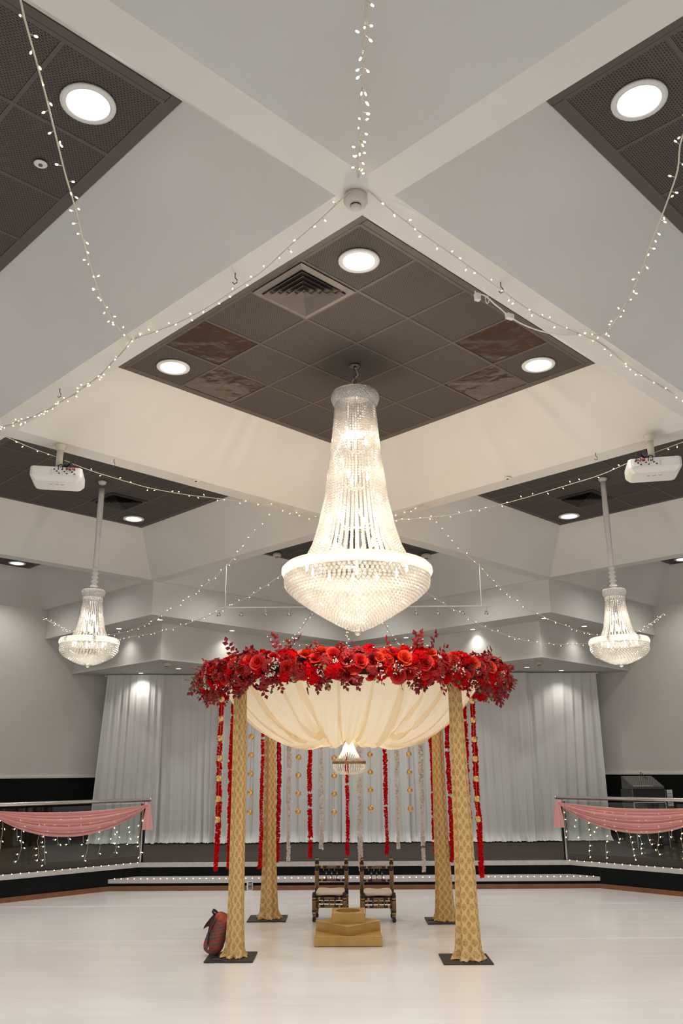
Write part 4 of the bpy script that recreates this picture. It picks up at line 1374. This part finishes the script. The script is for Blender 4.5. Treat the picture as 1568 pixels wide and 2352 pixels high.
MB().ball((0, 0, 1.845), 0.028, 12, 8, 1.3).build('bulb', chand_bulb, t, True)
MB().tube([(0, 0, 1.98), (0, 0, 2.49)], 0.004, 6).build('hanging_cord', thread_mat, t)
lamp('chandelier_glow', 'POINT', (0, 0, 1.78), 9.0, (1.0, 0.80, 0.55), t, 0.03)

# ================================================================== CHAIRS
def turned(segs, n=14, mtx=None, c=(0, 0, 0)):
    """segs: list of (material index, [(r, z) ...])"""
    mb = MB()
    for mi, prof in segs:
        mb.cur = mi
        mb.lathe(prof, n, c, cap=True, mtx=mtx)
    return mb
WOOD = [lacquer, gold_band, lattice]
def leg_segs(tall):
    s = [(0, [(0.016, 0.0), (0.021, 0.012), (0.021, 0.03), (0.014, 0.045), (0.019, 0.052), (0.019, 0.055)]),
         (1, [(0.0195, 0.055), (0.0195, 0.062)]), (2, [(0.019, 0.062), (0.019, 0.080)]), (1, [(0.024, 0.080), (0.024, 0.096)]),
         (0, [(0.0235, 0.096), (0.0235, 0.118)]), (2, [(0.0235, 0.118), (0.0235, 0.205)]), (1, [(0.0245, 0.205), (0.0245, 0.212)]),
         (0, [(0.0235, 0.212), (0.0235, 0.228)]), (1, [(0.0245, 0.228), (0.0245, 0.243)])]
    if not tall:
        return s + [(0, [(0.0235, 0.243), (0.0235, 0.268), (0.018, 0.278), (0.022, 0.288), (0.012, 0.298), (0.001, 0.302)])]
    return s + [(0, [(0.0235, 0.243), (0.0235, 0.300)]), (2, [(0.0235, 0.300), (0.0235, 0.475)]), (1, [(0.0245, 0.475), (0.0245, 0.482)]),
                (0, [(0.0235, 0.482), (0.0235, 0.535)]), (1, [(0.0245, 0.535), (0.0245, 0.556)]), (0, [(0.0235, 0.556), (0.0235, 0.578), (0.013, 0.588), (0.020, 0.600)]),
                (1, [(0.020, 0.600), (0.022, 0.610), (0.012, 0.618)]), (0, [(0.012, 0.618), (0.010, 0.628), (0.001, 0.632)])]
def rail_segs(L):
    h = L / 2
    return [(0, [(0.012, -h), (0.014, -h * 0.82)]), (1, [(0.0155, -h * 0.82), (0.0155, -h * 0.66)]), (0, [(0.0145, -h * 0.66), (0.0145, -h * 0.38)]), (2, [(0.0155, -h * 0.38), (0.0155, h * 0.38)]),
            (0, [(0.0145, h * 0.38), (0.0145, h * 0.66)]), (1, [(0.0155, h * 0.66), (0.0155, h * 0.82)]), (0, [(0.014, h * 0.82), (0.012, h)])]
def spin_segs(L):
    return [(0, [(0.005, 0.0), (0.006, L * 0.25)]), (1, [(0.009, L * 0.28), (0.010, L * 0.36), (0.008, L * 0.42)]), (0, [(0.007, L * 0.42), (0.009, L * 0.52), (0.006, L * 0.60)]),
            (1, [(0.009, L * 0.62), (0.010, L * 0.68), (0.008, L * 0.74)]), (0, [(0.007, L * 0.74), (0.008, L * 0.85), (0.004, L)])]
RX = Matrix.Rotation(PI / 2, 3, 'Y')
RYm = Matrix.Rotation(PI / 2, 3, 'X')
front_leg = turned(leg_segs(False)).mesh('front_leg', WOOD, True)
back_leg = turned(leg_segs(True)).mesh('back_leg', WOOD, True)
w2, dp = 0.168, 0.30
railx = turned(rail_segs(0.30), 12, RX).mesh('rail', WOOD, True)
raily = turned(rail_segs(0.27), 12, RYm).mesh('side_rail', WOOD, True)
spf = turned(spin_segs(0.055), 8).mesh('spindle', WOOD, True)
spb = turned(spin_segs(0.088), 8).mesh('spindle', WOOD, True)
drop = turned([(1, [(0.002, 0.0), (0.002, -0.014), (0.005, -0.018), (0.004, -0.026), (0.001, -0.028)])], 6).mesh('drop_finial', WOOD, True)
cu = MB()
def fcu(a, t):
    an, ph_ = 2 * PI * a, PI * (t - 0.5)
    def se(v, e):
        return math.copysign(abs(v) ** e, v)
    return (0.158 * se(math.cos(an), 0.35) * se(math.cos(ph_), 0.35), 0.145 * se(math.sin(an), 0.35) * se(math.cos(ph_), 0.35), 0.030 * se(math.sin(ph_), 0.7) + 0.006 * math.sin(3 * an))
cu.grid(fcu, 40, 12)
cush = cu.mesh('cushion', cream_cloth, True)
for k, (x, y, rz, lab) in enumerate(((-0.158, 10.26, math.radians(-4.0), 'low dark lacquered chair with gold lattice and cream cushion, left of the pair'), (0.367, 10.20, math.radians(1.0), 'low dark lacquered chair with gold lattice and cream cushion, right of the pair'))):
    t = tag(empty('lacquered_chair', (x, y, 0.003), rz), lab, 'chair', 'low lacquered chairs under the mandap')
    for s_ in (-1, 1):
        inst('leg', front_leg, t, (s_ * w2, -dp / 2, 0))
        inst('leg', back_leg, t, (s_ * w2, dp / 2, 0))
        for z in (0.135, 0.235):
            inst('side_rail', raily, t, (s_ * w2, 0, z))
    for nm, yy, z in (('front_rail', -dp / 2, 0.232), ('front_rail', -dp / 2, 0.155), ('back_rail', dp / 2, 0.385), ('back_rail', dp / 2, 0.525), ('back_rail', dp / 2, 0.155)):
        inst(nm, railx, t, (0, yy, z))
    for s_ in (-1, 0, 1):
        inst('spindle', spf, t, (s_ * 0.062, -dp / 2, 0.166))
        inst('spindle', spb, t, (s_ * 0.062, dp / 2, 0.398))
        inst('drop_finial', drop, t, (s_ * 0.062 - 0.03, dp / 2, 0.512))
    MB().box((0, 0, 0.243), (0.30, 0.28, 0.012)).build('seat_board', lacquer, t)
    inst('cushion', cush, t, (0, 0, 0.282))

# ================================================================== FIRE ALTAR
t = tag(empty('fire_altar', (0.032, 9.085, 0.004)), 'gold three tier fire altar with a star shaped middle step', 'altar')
def hollow(name, s_, z0, z1, rz, hole=None):
    o = MB()
    o.box((0, 0, (z0 + z1) / 2), (s_, s_, z1 - z0), rz)
    return o.build(name, brass, t)
hollow('base_tier', 0.64, 0.0, 0.085, 0)
hollow('star_tier', 0.445, 0.085, 0.17, R45)
top = MB()
h, zt, zb, rr, nn = 0.16, 0.262, 0.17, 0.122, 32
sq, ci, lo = [], [], []
for i in range(nn):
    a = 2 * PI * i / nn
    c_, s_ = math.cos(a), math.sin(a)
    m_ = max(abs(c_), abs(s_))
    sq.append((h * c_ / m_, h * s_ / m_, zt))
    ci.append((rr * c_, rr * s_, zt))
    lo.append((rr * 0.95 * c_, rr * 0.95 * s_, zb + 0.01))
bt = [(p[0], p[1], zb) for p in sq]
V = sq + ci + lo + bt
F = []
for i in range(nn):
    j = (i + 1) % nn
    F += [(i, j, nn + j, nn + i), (nn + i, nn + j, 2 * nn + j, 2 * nn + i), (3 * nn + i, 3 * nn + j, j, i)]
F += [tuple(range(2 * nn, 3 * nn)), tuple(range(3 * nn, 4 * nn))[::-1]]
top.add(V, F)
top.build('top_tier', brass, t)
def beading(s_, z, rz):
    mb = MB()
    r = Matrix.Rotation(rz, 3, 'Z')
    for e in range(4):
        re = Matrix.Rotation(e * PI / 2, 3, 'Z')
        n = int(s_ / 0.012)
        for i in range(n):
            p = r @ (re @ Vector((-s_ / 2 + s_ * i / n, -s_ / 2, z)))
            mb.ball(p, 0.0052, 5, 3)
    o = mb.build('beaded_edge', brass_beads, t)
    o['kind'] = 'stuff'
beading(0.64, 0.085, 0)
beading(0.445, 0.17, R45)
beading(0.32, 0.262, 0)

# ================================================================== BACKPACK
patch = mat('patchwork_cloth', (0.4, 0.1, 0.08), 0.85)
nt, b = nodes(patch)
tc = N(nt, 'ShaderNodeTexCoord')
mp = N(nt, 'ShaderNodeMapping')
mp.inputs['Rotation'].default_value = (0.0, 0.5, 0.0)
ck = N(nt, 'ShaderNodeTexBrick')
ck.offset = 0.4
ck.inputs['Scale'].default_value = 1.0
ck.inputs['Brick Width'].default_value = 0.062
ck.inputs['Row Height'].default_value = 0.026
ck.inputs['Mortar Size'].default_value = 0.002
ck.inputs['Color1'].default_value = (0.38, 0.02, 0.025, 1)
ck.inputs['Color2'].default_value = (0.060, 0.065, 0.070, 1)
ck.inputs['Mortar'].default_value = (0.30, 0.10, 0.06, 1)
sxy = N(nt, 'ShaderNodeSeparateXYZ')
nt.links.new(tc.outputs['Object'], mp.inputs[0])
nt.links.new(mp.outputs[0], sxy.inputs[0])
cxy = N(nt, 'ShaderNodeCombineXYZ')
nt.links.new(mth(nt, 'ADD', sxy.outputs[0], sxy.outputs[1]), cxy.inputs[0])
nt.links.new(sxy.outputs[2], cxy.inputs[1])
nt.links.new(cxy.outputs[0], ck.inputs['Vector'])
st = N(nt, 'ShaderNodeTexWave')
st.bands_direction = 'Y'
st.inputs['Scale'].default_value = 32.0
nt.links.new(cxy.outputs[0], st.inputs['Vector'])
mxp = N(nt, 'ShaderNodeMixRGB')
mxp.inputs[2].default_value = (0.10, 0.10, 0.10, 1)
nt.links.new(mth(nt, 'MULTIPLY', mth(nt, 'GREATER_THAN', st.outputs[1], 0.72), 0.55), mxp.inputs[0])
nt.links.new(ck.outputs[0], mxp.inputs[1])
nt.links.new(mxp.outputs[0], b.inputs['Base Color'])
rust = noisy('rust_cloth', (0.28, 0.05, 0.025), (0.42, 0.11, 0.055), 40.0, 0.9)
t = tag(empty('backpack', (-1.20, 8.40, 0.037)), 'small patchwork backpack leaning against the front left mandap post', 'backpack')
t.rotation_euler = (0.06, 0.36, -0.35)
def se(v, e):
    return math.copysign(abs(v) ** e, v)
def fbag(a, q):
    an = 2 * PI * a
    z = 0.30 * q
    wx = 0.085 * (1 - 0.25 * q ** 2) * (0.78 + 0.22 * min(1, q * 6))
    wy = 0.075 * (1 - 0.35 * q ** 3) * (0.80 + 0.20 * min(1, q * 6))
    return (wx * se(math.cos(an), 0.6), wy * se(math.sin(an), 0.6), z + 0.004 * math.sin(5 * an))
mb = MB().grid(fbag, 36, 14)
mb.add([(0.066 * se(math.cos(2 * PI * i / 24), 0.6), 0.06 * se(math.sin(2 * PI * i / 24), 0.6), 0.002) for i in range(24)], [tuple(range(24))[::-1]])
mb.build('body', patch, t, True)
MB().grid(lambda a, q: (0.068 * se(math.cos(2 * PI * a), 0.6) * math.cos(q * 1.4), 0.052 * se(math.sin(2 * PI * a), 0.6) * math.cos(q * 1.4), 0.295 + 0.05 * math.sin(q * 1.4) + 0.006 * math.sin(9 * a * 6.28)), 28, 6).build('gathered_top', rust, t, True)
def fflap(a, q):
    x = -0.06 - 0.035 * math.sin(q * 1.5) - 0.02 * q
    return (x, -0.062 + 0.124 * a, 0.31 - 0.15 * q + 0.01 * math.sin(3 * a))
mb = MB().grid(fflap, 10, 8)
mb.grid(lambda a, q: tuple(Vector(fflap(1 - a, q)) + Vector((-0.006, 0, 0.004))), 10, 8)
mb.build('flap', patch, t, True)
MB().tube([(-0.02, -0.072, 0.29), (-0.03, -0.085, 0.22), (-0.035, -0.088, 0.15), (-0.02, -0.082, 0.07)], 0.007, 6).build('strap', black_plastic, t, True)
MB().tube([(-0.05, -0.062, 0.285), (-0.055, -0.085, 0.22), (-0.045, -0.09, 0.16)], 0.006, 6).build('strap', black_plastic, t, True)
MB().tube([(-0.065, -0.02, 0.30), (-0.095, -0.03, 0.325), (-0.105, 0.0, 0.33), (-0.085, 0.02, 0.32), (-0.06, 0.02, 0.305)], 0.011, 8).build('grab_handle', black_plastic, t, True)
MB().ball((0.0, -0.082, 0.045), 0.008, 8, 6, 1.6).build('toggle', brass_beads, t, True)

# ================================================================== AUDIO RACK (on the right wing of the stage)
t = tag(empty('audio_rack', (5.03, 14.95, SZ - 0.004), math.radians(6)), 'black audio rack with a sloping mixing desk on top, right wing of the stage', 'audio rack')
MB().box((0, 0.03, 0.36), (0.54, 0.46, 0.70)).build('lower_case', black_plastic, t)
MB().box((0, 0.03, 0.82), (0.56, 0.46, 0.20)).build('upper_case', black_plastic, t)
for s_ in (-1, 1):
    MB().box((s_ * 0.272, -0.205, 0.36), (0.014, 0.014, 0.70)).build('edge_strip', nosing_steel, t)
    MB().box((s_ * 0.282, -0.205, 0.82), (0.012, 0.014, 0.20)).build('edge_strip', dark_steel, t)
MB().box((0, -0.205, 0.715), (0.54, 0.014, 0.012)).build('edge_strip', nosing_steel, t)
for q in range(5):
    u_ = MB().box((0, -0.206, 0.10 + 0.12 * q), (0.49, 0.012, 0.105)).build('rack_unit', mat('rack_face', (0.012, 0.012, 0.013), 0.4), t)
    for i in range(3):
        MB().box((-0.18 + 0.10 * i, -0.214, 0.115 + 0.12 * q), (0.05 if q == 4 else 0.02, 0.004, 0.020)).build('label_strip', rail_white if q == 4 else dark_steel, u_)
MB().ball((-0.10, -0.216, 0.50), 0.006, 6, 4).build('power_led', glow('red_led', (1.0, 0.05, 0.03), 2.5), t)
sl = Matrix.Rotation(math.radians(35), 3, 'X')
mb = MB()
mb.add([(-0.27, -0.22, 0.925), (0.27, -0.22, 0.925), (0.27, 0.22, 0.925), (-0.27, 0.22, 0.925), (-0.27, -0.22, 0.96), (0.27, -0.22, 0.96), (0.27, 0.22, 1.13), (-0.27, 0.22, 1.13)],
       [(3, 2, 1, 0), (4, 5, 6, 7), (0, 1, 5, 4), (1, 2, 6, 5), (2, 3, 7, 6), (3, 0, 4, 7)])
desk = mb.build('mixing_desk', mat('desk_grey', (0.075, 0.072, 0.068), 0.5), t)
kn = MB().lathe([(0.007, 0.0), (0.007, 0.012), (0.004, 0.014)], 6).mesh('knob', mat('knob_grey', (0.42, 0.40, 0.38), 0.5))
for i in range(16):
    for j in range(7):
        inst('knob', kn, desk, (-0.24 + 0.032 * i, -0.16 + 0.055 * j, 0.96 + 0.17 * (0.06 + 0.055 * j) / 0.44 + 0.002))
fdm = MB().box((0, 0, 0.006), (0.012, 0.02, 0.012)).mesh('fader', mat('fader_cream', (0.75, 0.62, 0.52), 0.5))
for i in range(12):
    inst('fader', fdm, desk, (-0.24 + 0.028 * i, -0.20, 0.968))
MB().tube([(0.06, 0.20, 1.13), (0.06, 0.16, 1.19), (0.10, 0.02, 1.08)], 0.006, 6).build('gooseneck', black_plastic, desk, True)
MB().box((0.40, -0.12, 0.78), (0.10, 0.012, 0.26), 0.1).build('cue_sheet', rail_white, t)
for q in range(4):
    MB().box((0.40, -0.128, 0.70 + 0.05 * q), (0.08, 0.004, 0.008), 0.1).build('cue_line', dark_steel, t)
MB().box((0.345, -0.10, 0.75), (0.17, 0.03, 0.03)).build('bracket_arm', beige_plastic, t)

# floor register in the step skirting
t = tag(empty('air_grille', (-1.31, ty - 0.026, 0.0)), 'small white slotted air grille in the brown step skirting', 'air vent')
MB().box((0, -0.004, 0.062), (0.085, 0.010, 0.115)).build('frame', rail_white, t)
for q in range(6):
    MB().box((0.006, -0.011, 0.022 + 0.016 * q), (0.058, 0.005, 0.008)).build('slot', black_plastic, t)
